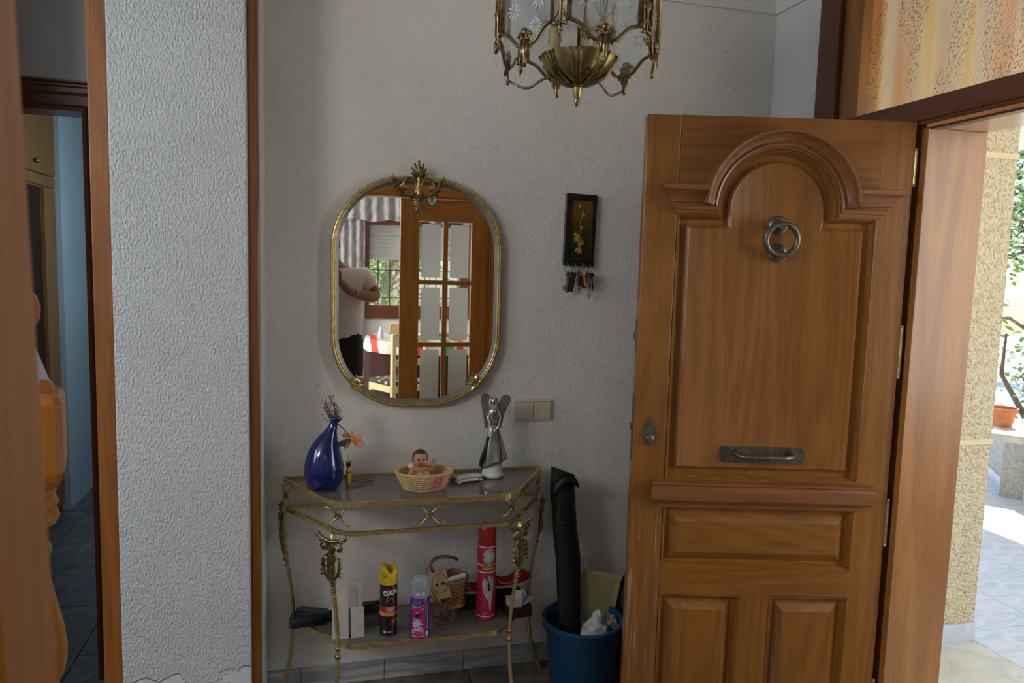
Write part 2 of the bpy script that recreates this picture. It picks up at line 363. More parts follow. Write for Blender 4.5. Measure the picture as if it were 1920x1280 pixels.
def tiles(parent, x0, x1, y0, y1, px, py, ox, oy, z, m, name='tile', gap=.004, skip=None, th=.01):
    """marble tiles laid singly; alike tiles share one mesh"""
    cache = {}
    i0 = math.floor((x0-ox)/px); j0 = math.floor((y0-oy)/py)
    i = i0
    while ox+i*px < x1-1e-6:
        j = j0
        while oy+j*py < y1-1e-6:
            a0, a1 = max(x0, ox+i*px), min(x1, ox+(i+1)*px); c0, c1 = max(y0, oy+j*py), min(y1, oy+(j+1)*py)
            if a1-a0 > .02 and c1-c0 > .02 and not (skip and skip((a0+a1)/2, (c0+c1)/2)):
                wx, wy = round(a1-a0-gap, 3), round(c1-c0-gap, 3); k = (wx, wy)
                if k not in cache:
                    b = B(); b.box(-wx/2, wx/2, -wy/2, wy/2, -th, 0, bevel=.0012); o = b.obj(name, m, parent); cache[k] = o.data
                else:
                    o = bpy.data.objects.new(name, cache[k]); COL.objects.link(o); o.parent = parent
                o.location = ((a0+a1)/2, (c0+c1)/2, z+random.uniform(-.0004, .0004))
            j += 1
        i += 1

# ------------------------------------------------------------------ room shell
WY, XB, XL, PY, CEIL = 2.66, 1.753, -.172, 2.40, 2.68
b = B(); b.box(-3.1, 1.98, -4.2, 6.6, -.16, -.012); floor = struct(b.obj('floor', GROUT))
tiles(floor, -.17, XB, 1.2, WY, .455, .455, .56, .312, 0, TILE)
tiles(floor, -1.99, -.17, 1.6, 2.40, .455, .455, -.90, .33, 0, TILEH)
tiles(floor, -1.99, -.17, 2.40, 5.3, .455, .455, -.90, 2.602, 0, TILEH, skip=lambda x, y: x > -.17 or (y > 2.66 and y < 2.7))
b = B(); b.box(-3.0, 1.6, -3.9, 1.2, -.012, -.001); struct(b.obj('floor_far', TILE))
b = B(); b.box(-3.1, 2.0, -4.2, 6.6, CEIL, CEIL+.12); struct(b.obj('ceiling', PLC))
b = B(); b.box(XL, XB+.2, WY, WY+.12, 0, CEIL)
wall_back = struct(b.obj('wall_back', PLA))
b = B(); b.box(XL-.012, XL, PY+.04, WY, 0, CEIL); struct(b.obj('wall_vestibule_left', PLC))
b = B(); b.box(-.585, -.205, PY, PY+.12, 0, CEIL, bevel=.006); struct(b.obj('wall_panel', PLB))
b = B(); b.box(-.30, XL-.012, PY+.05, 2.78, 0, CEIL); struct(b.obj('wall_core', PLC))
b = B(); b.box(-.585, -.19, PY+.125, 2.8, 0, CEIL); struct(b.obj('wall_core_left', PLC))
b = B(); b.box(-.209, XL-.004, PY+.012, PY+.05, 0, CEIL, bevel=.004); struct(b.obj('trim_1', wood('corner_bead_wood', (.25, .085, .016, 1), (.12, .036, .007, 1), 'z', coat=.15)))
b = B(); b.box(-.636, -.583, PY+.004, PY+.07, 0, CEIL, bevel=.003); struct(b.obj('trim_2', wood('corner_bead_lit', (.38, .14, .022, 1), (.20, .062, .01, 1), 'z', coat=.15)))  # same bead wood in a lighter colour, painting in the light on it
b = B(); b.box(-.632, -.583, PY+.07, 2.86, 0, CEIL); struct(b.obj('trim_3', D_Z))
# right wall with the front door
YJ, YD0, XO = 1.866, 1.02, 1.982
GT0, GT1 = 2.085, 2.55
b = B()
b.box(XB, XO, 2.368, WY+.12, 0, CEIL); b.box(XB+.024, XO, YJ+.018, 2.368, 0, 2.0); b.box(XB, XO, -.3, .72, 0, CEIL); b.box(XB, XO, .72, 2.368, GT1+.04, CEIL)
b.box(XB, XO, .72, YD0, 0, 2.0)
wall_right = struct(b.obj('wall_right', PLA))
# ceiling cornice on the two walls
def cornice(name, pts, m):
    # pts: path (x,y); direction into room (dx,dy)
    prof = [(.0, -.115), (.012, -.115), (.02, -.10), (.024, -.085), (.05, -.05), (.06, -.045), (.064, -.03), (.07, -.03), (.07, .0), (0, 0)]
    b = B(); rows = []
    for (x, y, dx, dy) in pts: rows.append([(x+dx*p, y+dy*p, CEIL+z) for p, z in prof])
    b.grid(rows, close=True); return struct(b.obj(name, m))
cornice('trim_4', [(XL, WY, 1, -1), (XB, WY, -1, -1), (XB, -.1, -1, 1)], PLC)
# skirting pieces along the back wall
sk_root = thing('baseboard_back', '', '', kind='structure')
xj = [XL, -.057, .244, .546, .848, 1.150, 1.452, XB]
for a, c in zip(xj, xj[1:]):
    b = B(); b.box(a+.001, c-.001, WY-.011, WY, 0, .074, bevel=.0015); b.obj('skirting_piece', BASE, sk_root)
PENC = mat('pencil_mark', (.20, .19, .18), .9)
for x_, z0_, z1_, q_ in ((1.290, 2.03, 2.125, .0012), (1.378, 2.03, 2.115, .0007)):
    b = B(); b.box(x_-q_, x_+q_, WY-.0012, WY+.001, z0_, z1_); b.obj('pencil_line', PENC, wall_back)
for x_, z_, q_ in ((1.052, 1.447, .003), (1.585, 2.27, .003), (1.535, 2.405, .0035), (.002, 1.115, .003)):
    b = B(); b.ball((x_, WY, z_), q_, sy=.5, n=8); b.obj('nail_hole', PENC, wall_back)
# rear wall of the hall (behind the photographer) with the double glazed door
DY0, DY1 = -.21, -.10
OX0, OX1, OH = -.10, 1.245, 2.03
b = B(); b.box(-3.1, OX0-.03, DY0, DY1, 0, CEIL); b.box(OX1+.03, 1.98, DY0, DY1, 0, CEIL); b.box(OX0-.03, OX1+.03, DY0, DY1, OH+.03, CEIL); struct(b.obj('wall_front', PLA))
b = B(); b.box(OX0-.03, OX0, DY0-.005, DY1+.005, 0, OH); b.box(OX1, OX1+.03, DY0-.005, DY1+.005, 0, OH); b.box(OX0-.03, OX1+.03, DY0-.005, DY1+.005, OH, OH+.03)
b.box(OX1+.01, OX1+.12, DY1, DY1+.018, 0, OH+.19); b.box(OX0-.12, OX0-.01, DY1, DY1+.018, 0, OH+.19); b.box(OX0-.12, OX1+.12, DY1, DY1+.018, OH+.01, OH+.19, bevel=.004)
struct(b.obj('door_frame_1', P_X))
def glazed_leaf(name, loc, rot, sgn, label, wd=.66):
    """half of the double door: stiles, rails, glazing bars and frosted panes with a clear bevelled border"""
    t = thing(name, label, 'door', loc, rot)
    X = lambda a: a*sgn
    def bx(nm, a, c, z0, z1, m, y0=-.02, y1=.02, bev=.002):
        b = B(); b.box(min(X(a), X(c)), max(X(a), X(c)), y0, y1, z0, z1, bevel=bev); return b.obj(nm, m, t)
    bx('stile', 0, .13, .008, OH-.005, P_Z); bx('stile', wd-.14, wd-.002, .008, OH-.005, P_Z)
    zt = 1.868; ph = .431; gp = .032
    bx('rail', .13, wd-.14, zt, OH-.005, P_X); zb = zt-3*ph-3*gp+gp
    for k in range(2): bx('glazing_bar', .13, wd-.14, zt-(k+1)*ph-k*gp-gp, zt-(k+1)*ph-k*gp, P_X, -.014, .014)
    bx('rail', .13, wd-.14, .008, zb, P_X); xm = (.13+wd-.14)/2
    bx('glazing_bar', xm-.018, xm+.018, zb, zt, P_Z, -.015, .015)
    for c0, c1 in ((.13, xm-.018), (xm+.018, wd-.14)):
        for k in range(3):
            z1 = zt-k*(ph+gp); z0 = z1-ph
            p = bx('pane', c0+.001, c1-.001, z0+.001, z1-.001, GL_CLEAR, -.003, .003, 0)
            b = B(); lo, hi = min(X(c0), X(c1)), max(X(c0), X(c1)); pts = rrect(lo+.018, hi-.018, z0+.02, z1-.02, .012, 4)
            b.prism(pts, .0035, .005); f = b.obj('frosted_field', GL_FROST, p)
    return t
GL_CLEAR = mat('clear_glass', (1, 1, 1), .01, trans=1, ior=1.2)
GL_FROST = mat('frosted_glass', (.90, .92, .92), .6, trans=.7, ior=1.2)
glazed_leaf('glazed_door', (OX1-.004, (DY0+DY1)/2, 0), 0, -1, 'closed pine door leaf with frosted panes, seen in the mirror')
ang = math.atan2(.645, -.112)
glazed_leaf('glazed_door', (-.047, -.125, 0), ang, 1, 'open pine door leaf at the left edge of the picture, out of focus').rotation_euler = (R(-1.2), 0, ang)
# dining room beyond, seen in the mirror
b = B()
WX0, WX1, WZ0, WZ1 = .575, 1.80, 1.03, 2.03
b.box(-3.1, WX0, -4.12, -4.0, 0, CEIL); b.box(WX1, 3.2, -4.12, -4.0, 0, CEIL); b.box(WX0, WX1, -4.12, -4.0, 0, WZ0); b.box(WX0, WX1, -4.12, -4.0, WZ1, CEIL)
struct(b.obj('wall_dining', PLC))
b = B(); b.box(-3.1, -2.98, -4.1, 6.6, 0, CEIL); struct(b.obj('wall_left', PLC))
b = B(); b.box(3.1, 3.2, -4.1, -.2, 0, CEIL); b.box(1.98, 3.2, DY0, DY1, 0, CEIL); b.box(1.98, 3.2, -4.2, -.1, CEIL, CEIL+.1); b.box(1.98, 3.2, -4.2, -.1, -.1, 0); struct(b.obj('wall_dining_side', PLC))
win = thing('window_1', '', '', kind='structure')
def P(nm, m, par, *bx, bev=.002):
    b = B()
    for q in bx: b.box(*q, bevel=bev)
    return b.obj(nm, m, par)
P('window_frame', D_X, win, (WX0-.09, WX0+.045, -4.02, -3.965, WZ0-.16, WZ1+.10), (WX1-.045, WX1+.09, -4.02, -3.965, WZ0-.16, WZ1+.10), (WX0-.09, WX1+.09, -4.02, -3.96, WZ1-.01, WZ1+.10), (WX0-.09, WX1+.09, -4.03, -3.955, WZ0-.16, WZ0+.005), (1.17, 1.23, -4.06, -4.02, WZ0, WZ1))
P('pane', GL_CLEAR, win, (WX0+.03, WX1-.03, -4.058, -4.054, WZ0, WZ1), bev=0)
SHUT = mat('shutter_white', (.62, .65, .66), .5)
for k in range(9):
    z = 1.60+k*.05
    b = B(); b.prism([(-.006, z), (.004, z+.004), (.006, z+.024), (.002, z+.046), (-.006, z+.049)], WX0, WX1, 'x')
    for v in b.bm.verts: v.co.y += -4.08
    b.obj('shutter_slat', SHUT, win)
gr = thing('window_grille', 'dark iron window grille outside the dining room window', 'grille', (1.19, -4.2, WZ0))
IRON = mat('iron', (.03, .035, .04), .5, .6)
for k in range(9):
    x = WX0+.02+k*.148; b = B(); b.tube([(x, -4.2, WZ0-.03), (x, -4.2, WZ1)], .007, 6); b.obj('bar', IRON, gr, world=True)
for z in (1.12, 1.47, 1.9):
    b = B(); b.tube([(WX0-.02, -4.2, z), (WX1+.02, -4.2, z)], .006, 6); b.obj('crossbar', IRON, gr, world=True)
CURT = mat('curtain_fabric', (.27, .27, .28), .9, var=.35, vscale=22, stretch=(1, 1, .5))
def drape(name, x0, x1, y, z0, z1, folds, amp, m, label, cat, flare=0, scal=0):
    b = B(); rows = []; nz = 14; nx = folds*8
    for j in range(nz+1):
        t = j/nz; row = []
        for i in range(nx+1):
            s_ = i/nx; x = x0+(x1-x0)*s_; z = z1+(z0-z1)*t
            if scal and j == nz: z += scal*math.sin(s_*folds*PI*.7)
            row.append((x+flare*(t-.3)*(s_), y+amp*math.sin(s_*folds*2*PI)*(.5+.5*t), z))
        rows.append(row)
    b.grid(rows); o = b.obj(name, m, smooth=180); md = o.modifiers.new('th', 'SOLIDIFY'); md.thickness = .003
    o['label'] = label; o['category'] = cat; return o
drape('curtain', .10, .56, -3.88, .25, 2.30, 5, .03, CURT, 'grey floral curtain drawn back beside the dining room window', 'curtain')
drape('valance', -.05, 2.2, -3.82, 2.06, 2.36, 16, .03, CURT, 'grey floral gathered valance above the dining room window', 'valance', scal=.015)

# ------------------------------------------------------------------ corridor door and bedroom beyond (left)
YC = 2.87; XR = -.775
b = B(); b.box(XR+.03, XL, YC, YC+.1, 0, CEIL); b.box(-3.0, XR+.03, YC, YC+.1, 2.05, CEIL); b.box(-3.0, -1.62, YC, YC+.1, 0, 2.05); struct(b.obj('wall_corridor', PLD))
b = B(); b.box(-3.0, -.98, PY, PY+.10, 0, CEIL); struct(b.obj('wall_light_block', PLB))  # unseen wall added to keep the stair light out of the corridor
df = thing('door_frame_2', '', '', kind='structure')
def casing(name, pts, m):   # moulded architrave run, pts (x,z) inner edge, dirs outward
    prof = [(0, 0), (0, .012), (.012, .016), (.02, .010), (.05, .014), (.06, .020), (.075, .020), (.082, .014), (.088, .014), (.094, .022), (.10, .022), (.10, 0)]
    b = B(); rows = [[(x+dx*p, YC-h, z+dz*p) for p, h in prof] for x, z, dx, dz in pts]
    b.grid(rows, close=True); return b.obj(name, m, df)
casing('architrave', [(XR, .0, 1, 0), (XR, 2.035, 1, 1)], D_Z); casing('architrave', [(XR, 2.035, 1, 1), (-1.62, 2.035, -1, 1)], D_X)
P('lining', D_Z, df, (XR, XR+.03, YC-.002, YC+.12, 0, 2.035)); P('lining', D_X, df, (-1.62, XR, YC-.002, YC+.12, 2.035, 2.06)); P('lining', D_Z, df, (-1.65, -1.62, YC-.002, YC+.12, 0, 2.035))
BLUE = plaster('bedroom_wall', (.56, .66, .70), 70, .0006)
b = B(); b.box(-1.95, -1.458, 4.92, 6.6, 0, CEIL); struct(b.obj('wall_bedroom_left', BLUE))
b = B(); b.box(-3.0, 0, 6.5, 6.6, 0, CEIL); b.box(-.3, -.17, 2.97, 6.6, 0, CEIL); struct(b.obj('wall_bedroom_end', BLUE))
wr = thing('wardrobe', 'yellowish wooden built-in wardrobe inside the dark bedroom doorway', 'wardrobe', (-1.75, 4.2, 0))
def PW(nm, m, *bx, par=wr, bev=.003):
    b = B()
    for q in bx: b.box(*q, bevel=bev)
    return b.obj(nm, m, par, world=True)
PW('carcass', WARD, (-1.98, -1.49, 3.5, 4.915, .05, 2.62)); PW('plinth', D_Z, (-1.98, -1.50, 3.5, 4.915, 0, .05))
for y0, y1 in ((3.52, 4.18), (4.20, 4.87)):
    d_ = PW('upper_door', WARD, (-1.49, -1.468, y0, y1, 1.995, 2.60))
    b = B(); b.ball(((-1.455), y1-.33 if y0 > 4 else y0+.04, 2.05), .014, n=10); b.obj('knob', BRASSD, d_, world=True, smooth=180)
PW('rail', WARD, (-1.49, -1.470, 3.52, 4.87, 1.93, 1.985))
PW('lower_door', WARD, (-1.49, -1.472, 3.52, 4.42, .06, 1.92))
DARKP = mat('dark_gap', (.035, .014, .006), .6)
PW('gap_shade', DARKP, (-1.495, -1.488, 4.43, 4.68, .06, 1.92)); ld = PW('lower_stile', WARD, (-1.49, -1.472, 4.69, 4.87, .06, 1.92))  # dark sheet stands in for the shade inside the wardrobe gap
PW('latch_plate', IRON, (-1.472, -1.468, 4.375, 4.405, 1.10, 1.20))

# ------------------------------------------------------------------ front door frame, transom and lining
fr = thing('door_frame_3', '', '', kind='structure')
P('outer_stile', D_Z, fr, (XB-.018, XB+.10, 2.262, 2.368, 0, CEIL-.12), bev=.004)
P('inner_stile', J_Z, fr, (XB+.004, XB+.09, 2.172, 2.262, 2.04, CEIL-.12), bev=.003)
P('lintel', D_Y, fr, (XB-.004, XB+.09, .70, 2.262, 2.022, 2.085), bev=.002)
P('lintel_bead', D_Y, fr, (XB+.004, XB+.03, 1.00, 1.90, 2.010, 2.024), bev=.002)
P('rebate', D_Y, fr, (XB+.018, XB+.05, 1.00, 1.90, 1.994, 2.022), bev=0)
P('head_lining', J_Y, fr, (XB+.008, XO+.004, YD0, YJ, 1.999, 2.021), bev=.001)
P('jamb_lining', J_Z, fr, (XB+.012, XO+.004, YJ-.003, YJ+.02, 0, 1.999), bev=.0015)
P('jamb_lining', J_Z, fr, (XB+.012, XO+.004, YD0-.02, YD0+.003, 0, 1.999), bev=.0015)
P('hinge_stile', D_Z, fr, (XB+.022, XB+.06, YJ+.02, 1.96, 0, 2.02), bev=.002)
P('near_stile', D_Z, fr, (XB-.012, XB+.06, YD0-.09, YD0-.02, 0, 2.02), bev=.002)
P('outer_stile', D_Z, fr, (XB-.018, XB+.10, .64, .72, 0, CEIL-.12), bev=.004)
P('transom_head', D_Y, fr, (XB-.018, XB+.10, .64, 2.368, GT1, GT1+.03), bev=.003)
# patterned transom glass; blurred outside view painted in as colour streaks
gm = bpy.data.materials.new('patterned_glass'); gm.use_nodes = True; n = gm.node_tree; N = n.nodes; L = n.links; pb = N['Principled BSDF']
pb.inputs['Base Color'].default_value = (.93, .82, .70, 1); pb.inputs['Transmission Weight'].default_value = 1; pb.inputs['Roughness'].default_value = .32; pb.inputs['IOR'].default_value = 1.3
tc = N.new('ShaderNodeTexCoord')
wv = N.new('ShaderNodeTexWave'); wv.wave_type = 'RINGS'; wv.inputs['Scale'].default_value = 16; wv.inputs['Distortion'].default_value = 18; wv.inputs['Detail'].default_value = 1.2; wv.inputs['Detail Scale'].default_value = 1.4; L.new(tc.outputs['Object'], wv.inputs[0])
vo = N.new('ShaderNodeTexVoronoi'); vo.inputs['Scale'].default_value = 95; L.new(tc.outputs['Object'], vo.inputs[0])
vr = N.new('ShaderNodeValToRGB'); vr.color_ramp.elements[0].position = .22; vr.color_ramp.elements[0].color = (1, 1, 1, 1); vr.color_ramp.elements[1].position = .32; vr.color_ramp.elements[1].color = (0, 0, 0, 1); L.new(vo.outputs['Distance'], vr.inputs[0])
mk = N.new('ShaderNodeTexNoise'); mk.inputs['Scale'].default_value = 9; mk.inputs['Detail'].default_value = 2; mpk = N.new('ShaderNodeMapping'); mpk.inputs['Scale'].default_value = (1, 1, .35); L.new(tc.outputs['Object'], mpk.inputs[0]); L.new(mpk.outputs[0], mk.inputs[0])
mkr = N.new('ShaderNodeValToRGB'); mkr.color_ramp.elements[0].position = .52; mkr.color_ramp.elements[1].position = .58; L.new(mk.outputs[0], mkr.inputs[0])
ml = N.new('ShaderNodeMath'); ml.operation = 'MULTIPLY'; L.new(vr.outputs[0], ml.inputs[0]); L.new(mkr.outputs[0], ml.inputs[1])
ad = N.new('ShaderNodeMath'); ad.operation = 'MULTIPLY_ADD'; ad.inputs[1].default_value = .14; L.new(wv.outputs[0], ad.inputs[0]); L.new(ml.outputs[0], ad.inputs[2])
bp = N.new('ShaderNodeBump'); bp.inputs['Distance'].default_value = .0035; L.new(ad.outputs[0], bp.inputs['Height']); L.new(bp.outputs[0], pb.inputs['Normal'])
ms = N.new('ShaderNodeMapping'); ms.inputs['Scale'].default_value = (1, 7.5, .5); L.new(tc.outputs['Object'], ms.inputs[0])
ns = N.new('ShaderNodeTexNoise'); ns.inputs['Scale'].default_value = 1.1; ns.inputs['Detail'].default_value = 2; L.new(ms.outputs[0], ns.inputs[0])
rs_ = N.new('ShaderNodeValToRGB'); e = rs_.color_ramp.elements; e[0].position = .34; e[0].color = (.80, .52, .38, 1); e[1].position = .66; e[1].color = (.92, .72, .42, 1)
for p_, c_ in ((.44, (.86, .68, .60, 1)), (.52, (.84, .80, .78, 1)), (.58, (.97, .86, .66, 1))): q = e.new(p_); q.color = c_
L.new(ns.outputs[0], rs_.inputs[0]); md_ = N.new('ShaderNodeMix'); md_.data_type = 'RGBA'; L.new(ml.outputs[0], md_.inputs[0]); L.new(rs_.outputs[0], md_.inputs[6]); md_.inputs[7].default_value = (.30, .20, .14, 1); L.new(md_.outputs[2], pb.inputs['Base Color'])  # clear dots painted dark, as they look when seen through
pf = thing('window_2', '', '', kind='structure')
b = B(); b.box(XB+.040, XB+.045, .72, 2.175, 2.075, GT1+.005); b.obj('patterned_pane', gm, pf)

# ------------------------------------------------------------------ front door leaf
HG = Vector((1.749, 1.892, 0)); UD = Vector((.964-1.749, 2.093-1.892, 0)).normalized()
leaf = thing('front_door', 'open varnished wooden front door with arched panel, knocker ring and pull handle', 'door', HG, math.atan2(UD.y, UD.x))
def LP(nm, m, bxs, bev=.0015):
    b = B()
    for u0, u1, z0, z1 in bxs: b.box(u0, u1, -.045, 0, z0, z1, bevel=bev)
    return b.obj(nm, m, leaf)
LH = 2.02; UC = .405; AZ = 1.745; AR = .181
LP('stile', W_Z, [(0, .10, .008, LH)]); fs = LP('stile', W_W, [(.71, .815, .008, LH)], .004)
LP('rail', W_X, [(.10, .71, .81, .90)]); LP('rail', W_X, [(.10, .71, .52, .61)]); LP('rail', W_X, [(.10, .71, .008, .12)]); LP('mullion', W_Z, [(.355, .45, .12, .52)])
a0 = math.asin((1.725-AZ)/AR)
top = [(.10, LH), (.10, 1.725), ] + [(UC-AR*math.cos(t), AZ+AR*math.sin(t)) for t in [a0+(PI-2*a0)*k/40 for k in range(41)]] + [(.71, 1.725), (.71, LH)]
b = B(); b.prism(top, -.045, 0); b.obj('top_rail', W_X, leaf)
b = B(); b.box(.09, .72, -.044, -.026, .01, LH-.01); b.obj('backing_panel', W_Z, leaf)
archtop = [(UC+AR*math.cos(t), AZ+AR*math.sin(t)) for t in [a0+(PI-2*a0)*k/40 for k in range(41)]]
up = [(.10, .90), (.71, .90), (.71, 1.725)] + archtop + [(.10, 1.725)]
b = B(); raised(b, up, [(0, .001), (.003, .0015), (.007, -.008), (.011, -.013), (.014, -.0235), (.030, -.0245), (.032, -.016), (.040, -.009), (.042, -.010)]); b.obj('arched_panel', W_Z, leaf, smooth=35)
def low(nm, u0, u1, z0, z1, m, wd=.028):
    b = B(); raised(b, [(u0, z0), (u1, z0), (u1, z1), (u0, z1)], [(0, .001), (.003, .0015), (.007, -.008), (.010, -.015), (.013, -.0235), (.021, -.0245), (.021+wd, -.006), (.023+wd, -.004)])
    return b.obj(nm, m, leaf)
low('raised_panel', .10, .71, .61, .81, W_X); low('raised_panel', .45, .71, .12, .52, W_Z); low('raised_panel', .10, .355, .12, .52, W_Z)
# arched crown moulding
ends = [(.715, 1.725, .055, .085)]; 
path = [(.715, 1.725, .055, .085), (UC+AR*math.cos(a0), 1.725, .043, .085)]
npt = 44
for k in range(1, npt):
    t = a0+(PI-2*a0)*k/npt; path.append((UC+AR*math.cos(t), AZ+AR*math.sin(t), .052*math.cos(t), .052*math.sin(t)))
path += [(UC-AR*math.cos(a0), 1.725, -.043, .085), (.095, 1.725, -.055, .085)]
path[2] = (path[2][0], path[2][1], .046, .05); path[-3] = (path[-3][0], path[-3][1], -.046, .05)
prof = [(0, 0), (0, .007), (.06, .010), (.14, .010), (.16, .015), (.28, .017), (.34, .014), (.40, .014), (.42, .020), (.55, .024), (.70, .032), (.80, .041), (.82, .046), (.97, .048), (1.0, .045), (1.0, 0)]
b = B(); b.grid([[(x+dx*s_, h*1.3, z+dz*s_) for s_, h in prof] for x, z, dx, dz in path], close=True)
for row in (path[0], path[-1]):
    x, z, dx, dz = row; pts = [(x+dx*s_, h*1.3, z+dz*s_) for s_, h in prof]
    cen = b.bm.verts.new((x+dx*.6, .008, z+dz*.6)); vs = [b.bm.verts.new(p) for p in pts]
    for i in range(len(vs)): b.bm.faces.new((cen, vs[i], vs[(i+1) % len(vs)]))
b.obj('arched_moulding', W_M, leaf, smooth=40)
# ledge moulding above the middle panel
prof = [(.810, 0), (.812, .008), (.822, .010), (.826, .018), (.834, .024), (.840, .034), (.858, .040), (.876, .038), (.882, .030), (.886, .028), (.890, .034), (.896, .034), (.897, .0)]
b = B(); rows = []
for u, sg in ((.735, 1), (.075, -1)): rows.append([(u+sg*h*.6, h, z) for z, h in prof])
b.grid(rows, close=True)
for row in rows:
    vs = [b.bm.verts.new(p) for p in row]; 
    try: b.bm.faces.new(vs)
    except Exception: pass
b.obj('ledge_moulding', W_M, leaf, smooth=40)
for z0, z1 in ((1.835, 1.933), (1.245, 1.395), (.703, .843), (.12, .24)):
    b = B(); b.tube([(-.005, -.002, z0), (-.005, -.002, z1)], .0055, 10); b.ball((-.005, -.002, z1+.004), .006, n=8); b.ball((-.005, -.002, z0-.004), .006, n=8); b.obj('hinge', BRASS, leaf, smooth=40)
for z0, z1 in ((1.298, 1.398), (.955, 1.165)):
    b = B(); b.box(.8145, .8175, -.034, -.012, z0, z1, bevel=.001); b.box(.8165, .823, -.03, -.016, (z0+z1)/2-.012, (z0+z1)/2+.012, bevel=.001); b.obj('lock_plate', BRONZE, leaf)
# knocker
kn = thing('door_knocker', '', '', (0, 0, 0)); 
for k_ in ('label', 'category'): del kn[k_]
kn.parent = leaf
for u, z, nm in ((.398, 1.700, 'rosette'), (.394, 1.615, 'rosette')):
    b = B(); b.lathe([(0, 0), (.027, 0), (.029, .004), (.024, .009), (.018, .010), (.014, .016), (.0, .018)], (u, -.011, z), 24, mat=Matrix.Rotation(-PI/2, 4, 'X')); b.obj(nm, BRONZE, kn, smooth=40)
b = B(); b.box(.398-.012, .398+.012, -.002, .036, 1.697-.012, 1.697+.011, bevel=.002); b.box(.394-.012, .394+.012, -.002, .024, 1.606-.010, 1.606+.010, bevel=.002); b.obj('clasp', BRONZE, kn)
b = B(); b.tube([(.396+.048*math.sin(t), .026+.004*math.cos(t), 1.655+.047*math.cos(t)) for t in [2*PI*k/48 for k in range(48)]], .0088, 12, closed=True); b.obj('ring', BRONZE, kn, smooth=180)
# horizontal pull
hd = thing('pull_handle', '', '', (0, 0, 0))
for k_ in ('label', 'category'): del hd[k_]
hd.parent = leaf
b = B(); b.prism(rrect(.271, .536, .956, 1.007, .010, 4), -.011, -.006); b.prism(rrect(.276, .531, .961, 1.002, .008, 4), -.006, -.003); b.obj('backplate', BRONZE, hd)
b = B(); b.tube([(.488, -.004, .990), (.492, .014, .990), (.486, .034, .986), (.46, .043, .984), (.35, .043, .984), (.324, .036, .986), (.318, .014, .990), (.322, -.004, .990)], [.011, .009, .0085, .008, .008, .0085, .009, .011], 12); b.obj('grip', BRONZE, hd, smooth=180)
for u in (.283, .524):
    for z in (.966, .998):
        b = B(); b.ball((u, -.003, z), .003, sy=.5, n=8); b.obj('screw', IRON, hd)
lk = thing('lock_escutcheon', '', '', (0, 0, 0))
for k_ in ('label', 'category'): del lk[k_]
lk.parent = leaf
es = [(0, .052), (.012, .030), (.021, .008), (.021, -.010), (.012, -.032), (0, -.046), (-.012, -.032), (-.021, -.010), (-.021, .008), (-.012, .030)]
b = B(); b.prism([(.765+x, 1.045+z) for x, z in es][::-1], 0, .004); b.obj('escutcheon_plate', BRONZE, lk)
b = B(); b.lathe([(0, 0), (.013, 0), (.012, .010), (.009, .012), (0, .013)], (.765, .003, 1.030), 16, mat=Matrix.Rotation(-PI/2, 4, 'X')); b.box(.761, .769, .012, .022, 1.012, 1.030, bevel=.001); b.obj('cylinder', BRONZE, lk, smooth=40)

# ------------------------------------------------------------------ porch and terrace
b = B(); b.box(XO, 8.0, -2.0, 5.4, -.14, -.012); grd = struct(b.obj('terrace_floor', GROUT))
tiles(grd, XO, 2.752, .4, 2.43, .78, .9, 1.98, -.3, 0, PORCH, gap=.003)
tiles(grd, 2.752, 6.4, .9, 4.9, .455, .44, 2.752, .725, 0, TERR, gap=.003)
b = B(); b.box(XO, 2.752, 2.432, 2.95, 0, 2.62); pier = struct(b.obj('wall_porch_pier', PEB))
b = B(); b.box(2.0, 2.758, 2.424, 2.432, 0, .078, bevel=.001); b.box(2.752, 2.76, 2.432, 2.95, 0, .078, bevel=.001); b.obj('marble_skirting', TERR, pier)
BAND = mat('plaster_band', (.74, .64, .42), .8, bump=.001, bscale=60)
for z in (.862, 2.04):
    b = B(); b.box(XO, 2.757, 2.426, 2.955, z, z+.024, bevel=.003); b.obj('plaster_band', BAND, pier)
ROOFM = mat('roof_plaster', (.80, .74, .60), .8)
b = B(); b.box(XO, 5.6, -2.0, 5.1, 2.62, 2.80); struct(b.obj('porch_ceiling', ROOFM))  # roof extent set to shape the shade and sun patch on the terrace
# low garden wall with stone and marble skirting
KP = [Vector((5.30, 4.75)), Vector((4.882, 4.152)), Vector((4.985, 4.085)), Vector((4.86, 3.99)), Vector((4.66, 3.20)), Vector((5.1, 2.4))]
gw = thing('garden_wall', 'low stone garden wall with marble skirting at the edge of the terrace', 'wall', (4.95, 4.1, 0))
KST = pebble('wall_render', (.40, .38, .34, 1), (.62, .60, .56, 1), 70, .006); KS2 = mat('rubble_stone', (.55, .42, .26), .85, var=.35, vscale=9, bump=.006, bscale=22); KTOP = mat('coping_stone', (.66, .60, .52), .8, var=.25, vscale=10, bump=.004, bscale=30)
KH = .40
def kseg(a, c, m, nm, t0=.0, t1=1.0, z0=0, z1=KH, off=0, th=.22):
    d = (c-a); nrm = Vector((d.y, -d.x)).normalized()
    if nrm.dot(-a) < 0: nrm = -nrm
    p, q = a+d*t0+nrm*off, a+d*t1+nrm*off
    b = B(); b.prism([(p.x, p.y), (q.x, q.y), (q.x-nrm.x*th, q.y-nrm.y*th), (p.x-nrm.x*th, p.y-nrm.y*th)], z0, z1, 'z')
    return b.obj(nm, m, gw, world=True)
kseg(KP[0], KP[1], KST, 'rendered_panel'); kseg(KP[1], KP[2], KS2, 'rubble_corner', th=.1); kseg(KP[2], KP[3], KST, 'rendered_panel', th=.15); kseg(KP[3], KP[4], KS2, 'rubble_panel'); kseg(KP[4], KP[5], KST, 'rendered_panel')
